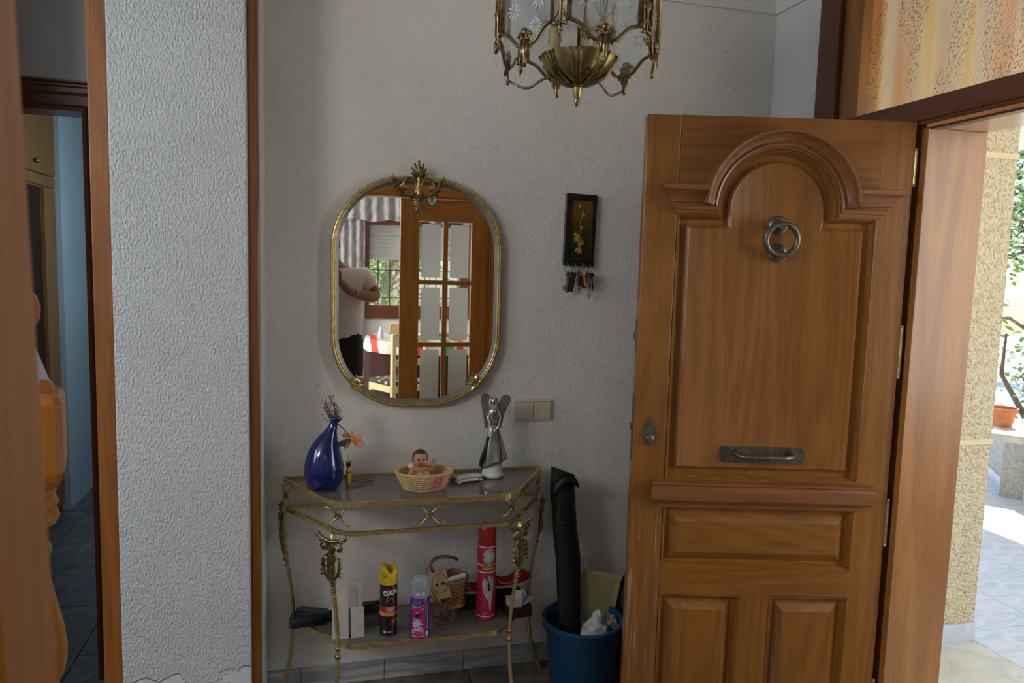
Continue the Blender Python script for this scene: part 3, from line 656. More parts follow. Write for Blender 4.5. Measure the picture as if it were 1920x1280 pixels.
for i in (0, 1, 2, 3, 4): kseg(KP[i], KP[i+1], TERR, 'marble_skirting', z1=.085, off=.012, th=.012)
rs = random.Random(5)
for i in range(5):
    for k in range(2 if i in (0, 3, 4) else 1):
        kk = 2 if i in (0, 3, 4) else 1; o = kseg(KP[i], KP[i+1], KTOP, 'coping_stone', k/kk+.01, (k+1)/kk-.01, KH, KH+.045+rs.uniform(-.006, .008), .035, .30)
# terracotta pot with a small plant
TERRA = mat('terracotta', (.62, .22, .09), .8, var=.15, vscale=14)
pp = at(1888, 803, 2, KH+.045)
pot = thing('flower_pot', 'terracotta flower pot standing on the low garden wall outside', 'flower pot', (5.035, 4.375, KH+.046)); pot.scale = (.86, .86, .9)
b = B(); b.lathe([(0, 0), (.072, 0), (.078, .01), (.105, .125), (.118, .128), (.122, .165), (.108, .165), (.10, .13), (.07, .02), (0, .02)], (0, 0, 0), 28); b.obj('pot', TERRA, pot, smooth=40)
b = B(); b.lathe([(0, .125), (.10, .13), (0, .14)], (0, 0, 0), 20); b.obj('soil', mat('soil', (.10, .07, .05), .95), pot)
# ground beyond, trees
GRND = mat('garden_ground', (.85, .84, .80), .95, var=.2, vscale=3)
b = B(); b.box(-14, 22, -22, 22, -.30, -.16); struct(b.obj('ground', GRND))
LEAF = mat('leaf_green', (.30, .48, .14), .55, var=.5, vscale=6, trans=0); LEAF2 = mat('leaf_dark', (.08, .18, .05), .55, var=.4, vscale=6); BARK = mat('bark', (.22, .16, .11), .9, var=.4, vscale=20, bump=.004, bscale=40)
def tree(nm, label, x, y, h, rad, crown_z, nleaf, m, seed, cat='tree', zb=-.16, ls=.05, grp=None):
    r_ = random.Random(seed); t = thing(nm, label, cat, (x, y, zb), group=grp)
    b = B(); br = []
    b.tube([(0, 0, 0), (r_.uniform(-.1, .1), r_.uniform(-.1, .1), h*.35), (r_.uniform(-.2, .2), r_.uniform(-.2, .2), h*.65), (r_.uniform(-.3, .3), r_.uniform(-.3, .3), h*.95)], [.07*rad, .055*rad, .035*rad, .01], 8)
    for k in range(14):
        z0 = h*r_.uniform(.15, .75); a = r_.uniform(0, 2*PI); l = rad*r_.uniform(.5, 1.0); e = Vector((math.cos(a)*l, math.sin(a)*l, z0+r_.uniform(-.1, .5)*l)); mid = Vector((e.x*.5, e.y*.5, z0+.2*l)); b.tube([(0, 0, z0), mid, e], [.022*rad, .014*rad, .004], 5); br.append((Vector((0, 0, z0)), mid, e))
    b.obj('trunk', BARK, t, smooth=180)
    b = B()
    cl = [(e+Vector([r_.uniform(-.3, .3)*rad for _ in range(3)]), r_.uniform(.2, .42)*rad) for _, _, e in br] + [(m_+Vector([r_.uniform(-.3, .3)*rad for _ in range(3)]), .3*rad) for _, m_, _ in br]
    for k in range(nleaf):
        c, q = r_.choice(cl); d = Vector((r_.gauss(0, 1), r_.gauss(0, 1), r_.gauss(0, 1))).normalized()*q*r_.random()**.4; p = c+d
        u = Vector((r_.gauss(0, 1), r_.gauss(0, 1), r_.gauss(0, 1))).normalized(); v = u.orthogonal().normalized(); s_ = ls*r_.uniform(.6, 1.3)
        b.face([p-u*s_, p+v*s_*.45, p+u*s_, p-v*s_*.45])
    o = b.obj('foliage', m, t); o['kind'] = 'stuff'; return t
tree('tree', 'green leafy garden tree beyond the terrace, seen past the yellow pier', 7.9, 6.3, 4.2, 1.5, 2, 4200, LEAF, 3)
tree('tree', 'taller darker tree farther back beyond the terrace', 13.0, 10.6, 6.0, 2.2, 3, 4200, LEAF2, 4, ls=.08)
tree('shrub', 'small loose shrub behind the terracotta pot outside', 6.3, 5.25, 1.3, .55, .6, 900, LEAF, 9, 'shrub', ls=.03)
for i, (x, y, sd, m, lab) in enumerate([(.4, -7.6, 11, LEAF, 'green shrub outside the dining room window, left one in the mirror'), (3.2, -7.2, 12, LEAF, 'green shrub outside the dining room window, right one in the mirror'), (1.6, -12.0, 13, LEAF2, 'tall dark tree behind the shrubs outside the dining room window')]):
    tree('tree' if i == 2 else 'shrub', lab, x, y, 2.6 if i < 2 else 5, 1.2 if i < 2 else 2.2, 1, 1700, m, sd, 'tree' if i == 2 else 'shrub', ls=.07)

# ------------------------------------------------------------------ mirror
MZ0, MZ1, MX0, MX1 = 1.041, 1.855, .047, .652
MC = ((MX0+MX1)/2, (MZ0+MZ1)/2)
mir = thing('wall_mirror', 'tall rounded wall mirror in a thin brass frame above the console table', 'mirror', (MC[0], WY-.002, MZ0))
def loop(d, n=14):
    return rrect(MX0+d, MX1-d, MZ0+d, MZ1-d, .255-d*.9, n)
MIRR = mat('mirror_silver', (.93, .93, .92), .0, 1); BEV = mat('mirror_bevel', (.24, .23, .23), .35, .6, bump=.0006, bscale=160)
b = B(); b.prism(loop(.004), WY-.016, WY-.003); b.obj('backing', DARKP, mir, world=True)
b = B(); b.prism(loop(.024), WY-.0185, WY-.016); b.obj('mirror_glass', MIRR, mir, world=True)
b = B(); o_, i_ = loop(.006), loop(.0245); b.grid([[(x, WY-.017, z) for x, z in o_], [(x, WY-.026, z) for x, z in inset(o_, .003)], [(x, WY-.0195, z) for x, z in i_], [(x, WY-.016, z) for x, z in i_]], close=True); b.obj('bevelled_border', BEV, mir, world=True)
b = B(); b.tube([(x, WY-.026, z) for x, z in loop(.004)], .0075, 10, closed=True); b.obj('frame_tube', BRASS, mir, world=True, smooth=180)
b = B(); b.tube([(x, WY-.032, z) for x, z in loop(.012)], .0028, 8, closed=True); b.obj('inner_bead', BRASS, mir, world=True, smooth=180)
YM = WY-.034
def scroll(b, cx, cz, r0, a0, turns, sgn, y=YM, th=.0035, n=22, lead=None):
    pts = list(lead) if lead else []
    for k in range(n+1):
        t = k/n; r_ = r0*(1-.82*t); a = a0+sgn*turns*2*PI*t; pts.append((cx+r_*math.cos(a), y, cz+r_*math.sin(a)))
    b.tube(pts, [th*(1-.45*i/len(pts)) for i in range(len(pts))], 8); b.ball(pts[-1], th*1.3, n=8)
CX, CT = .344, 1.845
b = B()
b.tube([(CX, YM, CT-.05), (CX, YM-.002, CT-.01), (CX, YM, CT+.03)], [.010, .007, .005], 8)
for a, ln in ((0, .062), (.30, .054), (-.30, .054), (.62, .044), (-.62, .044), (.98, .032), (-.98, .032)):
    b.leafshape((CX, YM, CT+.005), (math.sin(a), -.05, math.cos(a)), (0, -1, 0), ln, .007, curl=.15)
    b.ball((CX+math.sin(a)*ln*.93, YM-.004, CT+.005+math.cos(a)*ln*.93), .0045, n=8)
b.obj('palmette', BRASSD, mir, world=True, smooth=50)
b = B()
for sg in (1, -1):
    b.tube([(CX+sg*x, YM-.002, CT+z) for x, z in ((.004, -.035), (.010, -.012), (.022, .004), (.038, .006), (.050, -.004), (.056, -.020), (.050, -.032), (.042, -.030), (.044, -.022))], [.006, .005, .005, .005, .005, .0045, .004, .003, .002], 8)
    b.tube([(CX+sg*x, YM, CT+z) for x, z in ((.004, -.058), (.022, -.058), (.042, -.054), (.058, -.044), (.068, -.028), (.072, -.012), (.078, -.002), (.090, .004), (.094, .012), (.088, .016))], [.004, .004, .0045, .005, .005, .0045, .004, .004, .003, .002], 8)
    for k in range(7):
        t = k/6; p = (CX+sg*(.052+.03*t), YM-.004, CT-.048+.046*t); b.leafshape(p, (sg*(.8-.5*t), -.3, .6*(k % 2)-.3), (0, -1, 0), .018, .006, curl=.3)
    b.ball((CX+sg*.016, YM, CT-.046), .006, n=10)
b.obj('scrollwork', BRASSD, mir, world=True, smooth=50)
b = B()
for k in range(6):
    z = CT-.066-.009*k
    for sg in (1, -1, 0): b.ball((CX+sg*.0075*(1-k*.1), YM-.003*(sg == 0), z-(sg == 0)*.003), .0062-.0004*k, n=8)
b.obj('pendant', BRASSD, mir, world=True, smooth=180)
def leafspray(name, cx, cz, base, parent, m, s=1.0, ymid=YM):
    b = B()
    for k in range(3):
        a = base+(k-1)*.75; b.leafshape((cx, ymid-.004, cz), (math.cos(a), -.12, math.sin(a)), (0, -1, 0), .036*s, .011*s, curl=.35)
    for k in range(5):
        a = base+PI+(k-2)*.62; b.leafshape((cx, ymid-.002, cz), (math.cos(a), -.1, math.sin(a)), (0, -1, 0), .022*s, .008*s, curl=.35)
    for sg in (1, -1): b.leafshape((cx, ymid, cz), (math.cos(base+sg*1.75), -.1, math.sin(base+sg*1.75)), (0, -1, 0), .034*s, .009*s, curl=.3)
    for k in range(5):
        a = base+k*1.256; b.ball((cx+.007*s*math.cos(a), ymid-.010, cz+.007*s*math.sin(a)), .0052*s, n=8)
    return b.obj(name, m, parent, world=True, smooth=50)
leafspray('leaf_spray', .134, 1.119, R(45), mir, BRASS); leafspray('leaf_spray', .566, 1.121, R(135), mir, BRASS)
md = thing('oval_sticker', 'tiny white oval holy medal with a blue figure stuck to the top of the mirror', 'medal', (.394, WY-.019, 1.782))
b = B(); b.prism([(.0125*math.cos(t), .017*math.sin(t)) for t in [2*PI*k/24 for k in range(24)]], -.002, 0); b.obj('oval', mat('enamel_white', (.72, .72, .68), .4), md)
b = B(); b.prism([(-.006, -.012), (.006, -.012), (.005, .001), (.003, .005), (-.003, .005), (-.005, .001)], -.003, -.0015); b.obj('blue_robe', mat('robe_blue', (.10, .20, .36), .5), md)
b = B(); b.ball((0, -.002, .0075), .0032, sy=.4, n=8); b.obj('head', mat('robe_head', (.35, .24, .18), .5), md)

# ------------------------------------------------------------------ light switch, key rack
IVORY = mat('ivory_plastic', (.64, .59, .47), .35, coat=.2); IVD = mat('ivory_gap', (.25, .22, .17), .6)
sw = thing('light_switch', 'double ivory rocker light switch on the white wall beside the silver angel', 'switch', (.797, WY, 1.012))
b = B(); b.prism(rrect(-.076, .076, -.041, .041, .010, 5), -.009, 0); b.prism(rrect(-.073, .073, -.038, .038, .009, 5), -.011, -.009); b.obj('plate', IVORY, sw)
for x0, x1 in ((-.067, -.003), (.003, .067)):
    b = B(); b.prism(rrect(x0-.0015, x1+.0015, -.0325, .0325, .004, 4), -.0113, -.0108); g_ = b.obj('recess', IVD, sw)  # darker ivory painted for the shade in the gap round the rocker
    b = B(); b.prism(rrect(x0, x1, -.031, .031, .004, 4), -.015, -.011); b.prism(rrect(x0+.003, x1-.003, -.028, .028, .004, 4), -.0162, -.015); b.obj('rocker', IVORY, sw)
kr = thing('key_rack', 'narrow black framed picture with key hooks, gold flowers on dark green', 'key rack', (.957, WY-.002, 1.695))
kr.rotation_euler = (0, R(1.2), 0)
BLK = mat('black_lacquer', (.012, .011, .012), .35, coat=.3)
for bx_ in ((-.060, .060, .112, .134), (-.060, .060, -.134, -.106), (-.060, -.042, -.106, .112), (.042, .060, -.106, .112)):
    b = B(); b.box(bx_[0], bx_[1], -.022, 0, bx_[2], bx_[3], bevel=.002); b.obj('frame', BLK, kr)
pm = bpy.data.materials.new('flower_print'); pm.use_nodes = True; n = pm.node_tree; N = n.nodes; L = n.links; pb = N['Principled BSDF']; pb.inputs['Roughness'].default_value = .35
tc = N.new('ShaderNodeTexCoord'); sx_ = N.new('ShaderNodeSeparateXYZ'); L.new(tc.outputs['Object'], sx_.inputs[0])
zr = N.new('ShaderNodeMapRange'); zr.inputs[1].default_value = -.1; zr.inputs[2].default_value = .11; L.new(sx_.outputs[2], zr.inputs[0])
nz = N.new('ShaderNodeTexNoise'); nz.inputs['Scale'].default_value = 30; nz.inputs['Detail'].default_value = 5; L.new(tc.outputs['Object'], nz.inputs[0])
a_ = N.new('ShaderNodeMath'); a_.operation = 'MULTIPLY_ADD'; a_.inputs[1].default_value = .5; L.new(nz.outputs[0], a_.inputs[0]); L.new(zr.outputs[0], a_.inputs[2])
rp = N.new('ShaderNodeValToRGB'); e = rp.color_ramp.elements; e[0].position = .25; e[0].color = (.010, .022, .008, 1); e[1].position = 1.15; e[1].color = (.14, .075, .010, 1); q = e.new(.7); q.color = (.035, .038, .008, 1)
L.new(a_.outputs[0], rp.inputs[0]); L.new(rp.outputs[0], pb.inputs['Base Color'])
b = B(); b.box(-.043, .043, -.014, -.002, -.107, .113); b.obj('print', pm, kr)
GOLDF = mat('gold_flower', (.42, .24, .04), .5, var=.4, vscale=90); b = B()
r_ = random.Random(3)
for cx, cz, q, k_ in ((-.008, -.030, .022, 12), (.006, -.045, .018, 10), (-.014, -.012, .016, 8), (.004, .012, .010, 6), (.010, .060, .014, 7), (-.004, .085, .013, 7)):
    for k in range(k_):
        a = r_.uniform(0, 2*PI); b.leafshape((cx, -.0148, cz), (math.cos(a), 0, math.sin(a)), (0, -1, 0), q*r_.uniform(.6, 1), q*.22, curl=.02)
for k in range(4): b.leafshape((.0, -.0148, -.062), (.4-.25*k, 0, -1+.2*k), (0, -1, 0), .026, .006, curl=.02)
b.tube([(-.006, -.015, -.06), (.002, -.015, -.02), (.0, -.015, .03), (.008, -.015, .07)], .0013, 5); b.obj('painted_flowers', GOLDF, kr)
STEEL = mat('steel', (.42, .40, .37), .35, 1, var=.3, vscale=60); KDARK = mat('key_dark', (.03, .028, .03), .4); KTAG = mat('tag_yellow', (.50, .36, .15), .5); KNAVY = mat('tag_navy', (.02, .02, .07), .4); KRED = mat('key_red', (.10, .02, .02), .5)
for i, x in enumerate((-.048, -.018, .012, .042)):
    b = B(); b.tube([(x, -.014, -.124), (x, -.030, -.126), (x, -.034, -.134), (x, -.028, -.140), (x, -.022, -.136)], .0018, 6); b.obj('hook', STEEL, kr)
def keyring(x, z, r, label, keys):
    t = thing('key_ring', label, 'keys', (x-.006, WY-.032, z), group=None)
    b = B(); b.tube([(r*math.cos(a), 0, r*math.sin(a)) for a in [2*PI*k/20 for k in range(20)]], .0013, 6, closed=True); b.obj('ring', STEEL, t, smooth=180)
    for k, (dx, ln, rot, m, tp) in enumerate(keys):
        b = B(); y = -.006-.004*k
        if tp == 'key':
            b.prism([(dx+.010*math.cos(a), -r-.010+.010*math.sin(a)) for a in [2*PI*q/12 for q in range(12)]], y-.001, y+.001); b.box(dx-.003, dx+.003, y-.001, y+.001, -r-ln, -r-.018); b.box(dx+.002, dx+.006, y-.001, y+.001, -r-ln+.004, -r-ln+.010); b.box(dx+.002, dx+.005, y-.001, y+.001, -r-ln+.014, -r-ln+.019)
        elif tp == 'fob': b.prism(rrect(dx-.011, dx+.011, -r-ln, -r, .006, 4), y-.004, y+.003)
        elif tp == 'tag': b.prism([(dx-.012, -r-ln), (dx+.012, -r-ln+.003), (dx+.010, -r), (dx-.010, -r)], y-.002, y+.001)
        elif tp == 'disc': b.prism([(dx+.008*math.cos(a), -r-ln+.010*math.sin(a)) for a in [2*PI*q/14 for q in range(14)]], y-.001, y+.001); b.tube([(dx, y, -r-ln), (dx, y, -r+.002)], .0014, 5)
        bmesh.ops.rotate(b.bm, cent=(0, 0, -r), matrix=Matrix.Rotation(rot, 3, 'Y'), verts=b.bm.verts)
        b.obj({'key': 'key', 'fob': 'fob', 'tag': 'tag', 'disc': 'disc'}[tp], m, t)
keyring(.913, 1.552, .013, 'leftmost key ring on the rack, long steel keys and a round tag', [(0, .080, .02, STEEL, 'key'), (.004, .050, .1, STEEL, 'key'), (-.006, .062, .12, mat('tag_copper', (.22, .13, .09), .5), 'disc')])
keyring(.935, 1.548, .009, 'key ring with a long black fob, second from the left on the rack', [(0, .075, .16, KDARK, 'fob')])
keyring(.958, 1.552, .008, 'key ring with a yellow tag and a navy fob in the middle of the rack', [(0, .055, -.05, KNAVY, 'fob'), (-.002, .022, 0, KTAG, 'tag'), (.012, .06, -.18, KTAG, 'key'), (-.008, .075, -.05, STEEL, 'key')])
keyring(.978, 1.553, .012, 'key ring with dark red keys, second from the right on the rack', [(0, .055, 0, KRED, 'key'), (.003, .060, .12, KRED, 'fob')])
keyring(1.000, 1.549, .011, 'rightmost key ring on the rack, ending in a tan oval tag', [(0, .088, .0, KTAG, 'disc'), (.0, .060, .04, STEEL, 'key'), (.004, .065, -.1, KDARK, 'key')])

# ------------------------------------------------------------------ console table
TX, TZ, SZ, RY = .352, .800, .305, 2.615
ct = thing('console_table', 'brass and smoked glass console table with scrolled legs against the white wall', 'console table', (TX, 2.46, 0))
def smooth_path(pts, it=2, closed=True):
    for _ in range(it):
        q = []; n_ = len(pts)
        for i in range(n_ if closed else n_-1):
            a, c = Vector(pts[i]), Vector(pts[(i+1) % n_]); q += [tuple(a*.75+c*.25), tuple(a*.25+c*.75)]
        pts = q if closed else [pts[0]]+q[1:-1]+[pts[-1]]
    return pts
def plan(hw_r, hw_f, yr, yf, cr=.04):
    p = [(hw_r, yr), (hw_r, yr-.03), (hw_f, yf+.03), (hw_f-.045, yf), (-hw_f+.045, yf), (-hw_f, yf+.03), (-hw_r, yr-.03), (-hw_r, yr)]
    P2 = []
    for i, q in enumerate(p):
        a, c = Vector(p[i-1]), Vector(p[(i+1) % len(p)]); q = Vector(q); k = .012 if i in (0, 7) else .02
        u, v = (a-q).normalized()*min(k, (a-q).length*.45), (c-q).normalized()*min(k, (c-q).length*.45)
        for t in (0, .25, .5, .75, 1): P2.append(tuple((q+u)*(1-t)**2+q*2*t*(1-t)+(q+v)*t*t))
    return P2
def rimstrip(name, pl, z0, z1, th, m, off=0):
    b = B(); inn = inset([p for p in pl][::-1], th)[::-1]
    pl2 = pl
    b.grid([[(x+TX, y, z0) for x, y in pl2], [(x+TX, y, z1) for x, y in pl2], [(x+TX, y, z1) for x, y in inn], [(x+TX, y, z0) for x, y in inn], [(x+TX, y, z0) for x, y in pl2]], close=True)
    return b.obj(name, m, ct, world=True)
top_pl = plan(.464, .305, RY, 2.286)
SMOKE = mat('smoked_glass', (.22, .205, .185), .06, trans=.30, ior=1.5)
rimstrip('top_rim', top_pl, TZ-.014, TZ+.004, .011, BRASS)
b = B(); b.prism([(x+TX, y) for x, y in inset(top_pl[::-1], .008)], TZ-.012, TZ-.004, 'z'); b.obj('glass_top', SMOKE, ct, world=True)
lo_pl = plan(.456, .295, RY-.004, 2.300); rimstrip('apron_rail', lo_pl, .690, .703, .009, BRASS)
sh_pl = plan(.440, .280, RY-.010, 2.335); rimstrip('shelf_rim', sh_pl, SZ-.013, SZ+.003, .010, BRASS)
b = B(); b.prism([(x+TX, y) for x, y in inset(sh_pl[::-1], .008)], SZ-.010, SZ-.001, 'z'); b.obj('glass_shelf', SMOKE, ct, world=True)
# legs (x,z offsets outward) ; outward unit vector
def leg(px_, py_, ox, oy):
    prof = [(.004, .705, .0075), (.006, .66, .009), (.004, .60, .009), (.000, .53, .0085), (-.010, .46, .0075), (-.020, .39, .0068), (-.024, .33, .0065), (-.024, .29, .0068), (-.022, .22, .0068), (-.014, .14, .007), (.004, .06, .0075), (.022, .018, .009), (.028, .004, .010)]
    pts = [(px_+ox*d*1.05, py_+oy*d*1.05, z) for d, z, r_ in prof]
    ps = smooth_path(pts, 2, False); n_ = len(ps); rs_ = [.0085-.002*math.sin(PI*i/n_) for i in range(n_)]; rs_[-1] = .010; rs_[-2] = .0095
    b = B(); b.tube(ps, rs_, 8); o = b.obj('leg', BRASS, ct, world=True, smooth=180)
    # cast ornament: collar, loops and hanging leaves, lying in the plane that faces outward
    s_ = Vector((-oy, ox, 0)); on = Vector((ox, oy, 0)); c0 = Vector((px_, py_, 0))+on*.008
    b = B()
    def W(a, z, o_=0): return c0+s_*a*1.1+on*o_+Vector((0, 0, z-.009))
    b.tube([W(-.048, .706), W(-.03, .694, .004), W(0, .688, .006), W(.03, .694, .004), W(.048, .706)], [.005, .006, .007, .006, .005], 8)
    for sg in (1, -1):
        b.tube([W(sg*x, z, .004) for x, z in ((.004, .690), (.012, .684), (.030, .682), (.036, .672), (.032, .662), (.020, .661), (.010, .664), (.006, .655))], [.005, .0045, .0042, .0042, .0042, .0042, .004, .003], 8)
        b.ball(W(sg*.046, .706), .006, n=8)
        for q_, (aa, zz) in enumerate(((.040, .698), (.028, .692), (.016, .690))): b.leafshape(W(sg*aa, zz, .006), s_*sg*.9+Vector((0, 0, .35-.5*(q_ % 2))), on, .016, .006, curl=.3)
        b.leafshape(W(sg*.004, .690, .010), s_*sg*.35+Vector((0, 0, -1)), on, .030, .007, curl=.15)
        for zz in (.640, .622, .604, .588): b.leafshape(W(sg*.007, zz, .008), s_*sg*.7+Vector((0, 0, .4)), on, .014, .004, curl=.3); b.ball(W(sg*.026, .664, .006), .006, n=8)
        b.tube([W(sg*x, z, .004) for x, z in ((.004, .655), (.012, .648), (.014, .635), (.010, .626))], [.0035]*4, 6)
        b.tube([W(sg*x, z, .004) for x, z in ((.006, .618), (.014, .634), (.024, .636), (.030, .628), (.027, .610), (.026, .592), (.018, .576), (.008, .562))], [.0035, .004, .0042, .005, .0045, .0055, .005, .004], 8)
        for z in (.612, .596, .582): b.leafshape(W(sg*.026, z, .004), s_*sg*.8+Vector((0, 0, -.5)), on, .013, .005, curl=.2)
    for a in (-.007, 0, .007): b.tube([W(a*1.3, .642, .006), W(a, .60, .009), W(a*.4, .556, .004)], [.0052, .005, .003], 8)
    b.tube([W(0, .690, .006), W(0, .660, .006), W(0, .64, .006)], [.006, .0045, .006], 8)
    for z in (.553, .545, .528, .520, .50): b.ball(W(.0, z, -.004-(.55-z)*.12), .0088 if z in (.545, .520) else .007, sz=.7, n=10)
    b.obj('cast_ornament', BRASSD, ct, world=True, smooth=60)
    b = B(); q = Vector((px_-ox*.025, py_-oy*.025, SZ-.024)); b.ball(q, .0105, n=10); b.ball(q+Vector((0, 0, .028)), .009, n=10); b.obj('shelf_knuckle', BRASSD, ct, world=True, smooth=180)
k2 = .7071
legs = [(TX-.302, 2.308, -k2*.75, -k2), (TX+.302, 2.308, k2*.75, -k2), (TX-.458, 2.600, -.98, -.1), (TX+.458, 2.600, .98, -.1)]
for q in legs: 
    l_ = math.hypot(q[2], q[3]); leg(q[0], q[1], q[2]/l_, q[3]/l_)
def cross(c, s_, wd=.050, hz=(.712, .779)):
    """curved X of cast brass with a flower at the crossing"""
    b = B(); zc = (hz[0]+hz[1])/2; h = (hz[1]-hz[0])/2; s_ = Vector(s_).normalized(); on = Vector((s_.y, -s_.x, 0))
    for sg in (1, -1):
        for vz in (1, -1):
            pts = [c+s_*sg*x+Vector((0, 0, zc+vz*z)) for x, z in ((.003, .002), (.012, h*.35), (.022, h*.70), (.034, h*.92), (wd-.006, h*.97), (wd, h*.88), (wd+.001, h*.74))]
            b.tube(pts, [.0045, .0042, .004, .0035, .003, .0028, .0025], 8, flat=(1, .8)); b.ball(pts[-1], .0035, n=8)
    o = b.obj('cross_brace', BRASS, ct, world=True, smooth=180)
    b = B(); b.ball(c+Vector((0, 0, zc))+on*.006, .0045, n=8)
    for k in range(6):
        a = k*PI/3; b.ball(c+Vector((0, 0, zc))+s_*.0085*math.cos(a)+Vector((0, 0, .0085*math.sin(a)))+on*.002, .0048, n=8)
    b.obj('flower_boss', BRASSD, ct, world=True, smooth=180)
cross(Vector((TX, 2.300, 0)), (1, 0, 0)); cross(Vector((TX-.288, 2.336, 0)), (1, -.28, 0), .040); cross(Vector((TX+.288, 2.336, 0)), (1, .28, 0), .040)
cross(Vector((TX-.455, 2.585, 0)), (.45, -.9, 0), .034); cross(Vector((TX+.455, 2.585, 0)), (-.45, -.9, 0), .034)

# ------------------------------------------------------------------ things on the table top
T1 = TZ-.0035
GBLUE = mat('cobalt_glass', (.002, .014, .15), .04, coat=.6, trans=.35, ior=1.5, var=.25, vscale=9, stretch=(2, 2, .6))
vs = thing('vase', 'cobalt blue glass teardrop vase with a bent neck on the left of the console', 'vase', (.022, 2.475, T1))
b = B(); rows = []
pr = [(.0, .0, 0), (.040, .001, 0), (.053, .012, 0), (.0625, .035, 0), (.0655, .058, 0), (.064, .082, 0), (.0585, .110, 0), (.050, .137, .002), (.040, .160, .006), (.030, .180, .013), (.021, .197, .021), (.0155, .212, .028), (.0135, .226, .033), (.014, .236, .0355), (.017, .243, .037), (.014, .243, .037), (.010, .232, .034), (.008, .215, .028)]
for r_, z, dx in pr: rows.append([(dx+max(r_, .0005)*math.cos(2*PI*k/36), max(r_, .0005)*math.sin(2*PI*k/36), z) for k in range(36)])
b.grid(rows, close=True); b.obj('glass_body', GBLUE, vs, smooth=180)
TWIG = mat('dry_twig', (.14, .09, .06), .9, var=.4, vscale=60); TWL = mat('dry_flower', (.30, .20, .14), .9, var=.4, vscale=80)
dt = thing('dried_twigs', 'bunch of dry brown twigs sticking out of the blue vase', 'dried flowers', (.056, 2.475, T1+.236))
b = B(); r_ = random.Random(2)
for k in range(26):
    a = r_.uniform(0, 2*PI); q = r_.uniform(.006, .034); h = r_.uniform(.03, .062); cx = -.012
    p = [(0, 0, -.02), (cx*.5+q*.7*math.cos(a), q*.7*math.sin(a), h*.3), (cx+q*math.cos(a), q*math.sin(a), h*.65), (cx+q*.6*math.cos(a+.8), q*.6*math.sin(a+.8), h)]
    b.tube(smooth_path(p, 1, False), .0009, 4)
for p in ([(0, 0, 0), (-.035, 0, .035), (-.045, 0, .085)], [(0, 0, 0), (-.028, .0, .05), (-.028, 0, .075)], [(0, 0, 0), (.0, 0, .05), (-.004, .0, .09)]): b.tube(p, [.001, .0008, .0004], 4)
b.obj('twigs', TWIG, dt)
b = B()
for k in range(60):
    a = r_.uniform(0, 2*PI); q = r_.uniform(.0, .030); z = r_.uniform(-.004, .03) if k < 40 else r_.uniform(.05, .078); q = q if k < 40 else q*.35; b.ball((-.012+q*math.cos(a), q*math.sin(a), z), r_.uniform(.0018, .004), n=6)
b.obj('seed_heads', TWL, dt)
bf = thing('organza_butterfly', 'orange and black gauze butterfly on a stick beside the blue vase', 'ornament', (.112, 2.48, T1+.163))
b = B(); b.tube([(-.052, 0, .062), (-.03, 0, .040), (-.004, 0, .012)], .0018, 6); b.obj('stick', TWIG, bf); b = B(); b.leafshape((-.046, 0, .062), (.7, 0, .7), (0, -1, 0), .024, .004); b.obj('dry_leaf', TWIG, bf); b = B(); b.tube([(-.008, 0, -.02), (-.010, 0, -.06), (-.010, 0, -.075)], .0007, 4); b.obj('thread', TWIG, bf)
b = B(); b.tube([(0, -.004, .028), (.0, -.006, .018), (.001, -.006, .006), (.008, -.005, -.008), (.016, -.004, -.018)], [.005, .003, .0065, .006, .002], 8); b.obj('body', mat('orange_gauze', (.70, .22, .03), .7), bf, smooth=180)
def wing(nm, cx, cz, a, ln, wd, m, rim):
    b = B(); pts = []; d = Vector((math.cos(a), 0, math.sin(a))); s_ = Vector((-math.sin(a), 0, math.cos(a)))
    for k in range(24):
        t = 2*PI*k/24; pts.append(Vector((cx, -.003, cz))+d*ln*(.5-.5*math.cos(t))+s_*wd*math.sin(t)*(.6+.4*(.5-.5*math.cos(t)))+Vector((0, .004*math.sin(t), 0)))
    b.face(pts); w_ = b.obj(nm, m, bf); md_ = w_.modifiers.new('s', 'SOLIDIFY'); md_.thickness = .0006
    b = B(); b.tube(pts, .0008, 5, closed=True); b.obj('wing_wire', rim, w_)
OG = mat('orange_wing', (.75, .28, .16), .6, alpha=.55); BG = mat('black_wing', (.03, .04, .06), .6, alpha=.7); YG = mat('ochre_wing', (.45, .26, .07), .6, alpha=.7); ORW = mat('orange_wire', (.55, .14, .04), .5)
wing('wing', .004, .004, R(-42), .046, .016, OG, ORW); wing('wing', .004, .006, R(8), .030, .011, OG, ORW); wing('wing', -.002, .002, R(205), .048, .013, BG, IRON); wing('wing', -.002, .010, R(165), .030, .009, YG, ORW); wing('wing', -.002, -.004, R(228), .034, .008, YG, ORW)
bee = thing('bee_figurine', 'small yellow bee figurine with a dark head behind the blue vase', 'figurine', (.103, 2.50, T1))
b = B(); b.lathe([(0, 0), (.007, .002), (.010, .012), (.0095, .03), (.008, .05), (.006, .062), (0, .066)], (0, 0, 0), 16); b.obj('body', mat('bee_yellow', (.62, .46, .07), .6), bee, smooth=180)
b = B(); b.ball((0, -.001, .072), .0085, n=10); b.ball((.006, 0, .082), .003, n=6); b.ball((-.006, 0, .082), .003, n=6); b.tube([(-.004, -.01, .048), (.016, -.012, .050)], .001, 4); b.tube([(-.011, -.004, .030), (-.016, -.006, .026)], .002, 4); b.obj('head', mat('bee_dark', (.03, .03, .035), .6), bee, smooth=180)
pod = thing('green_pod', 'small green seed pod lying behind the blue vase', 'pod', (.142, 2.515, T1+.004))
b = B(); b.tube([(-.038, 0, .016), (-.015, 0, .007), (.01, 0, .003), (.045, 0, .004)], [.002, .0055, .005, .0015], 8); b.obj('husk', mat('pod_green', (.16, .20, .06), .6), pod, smooth=180)
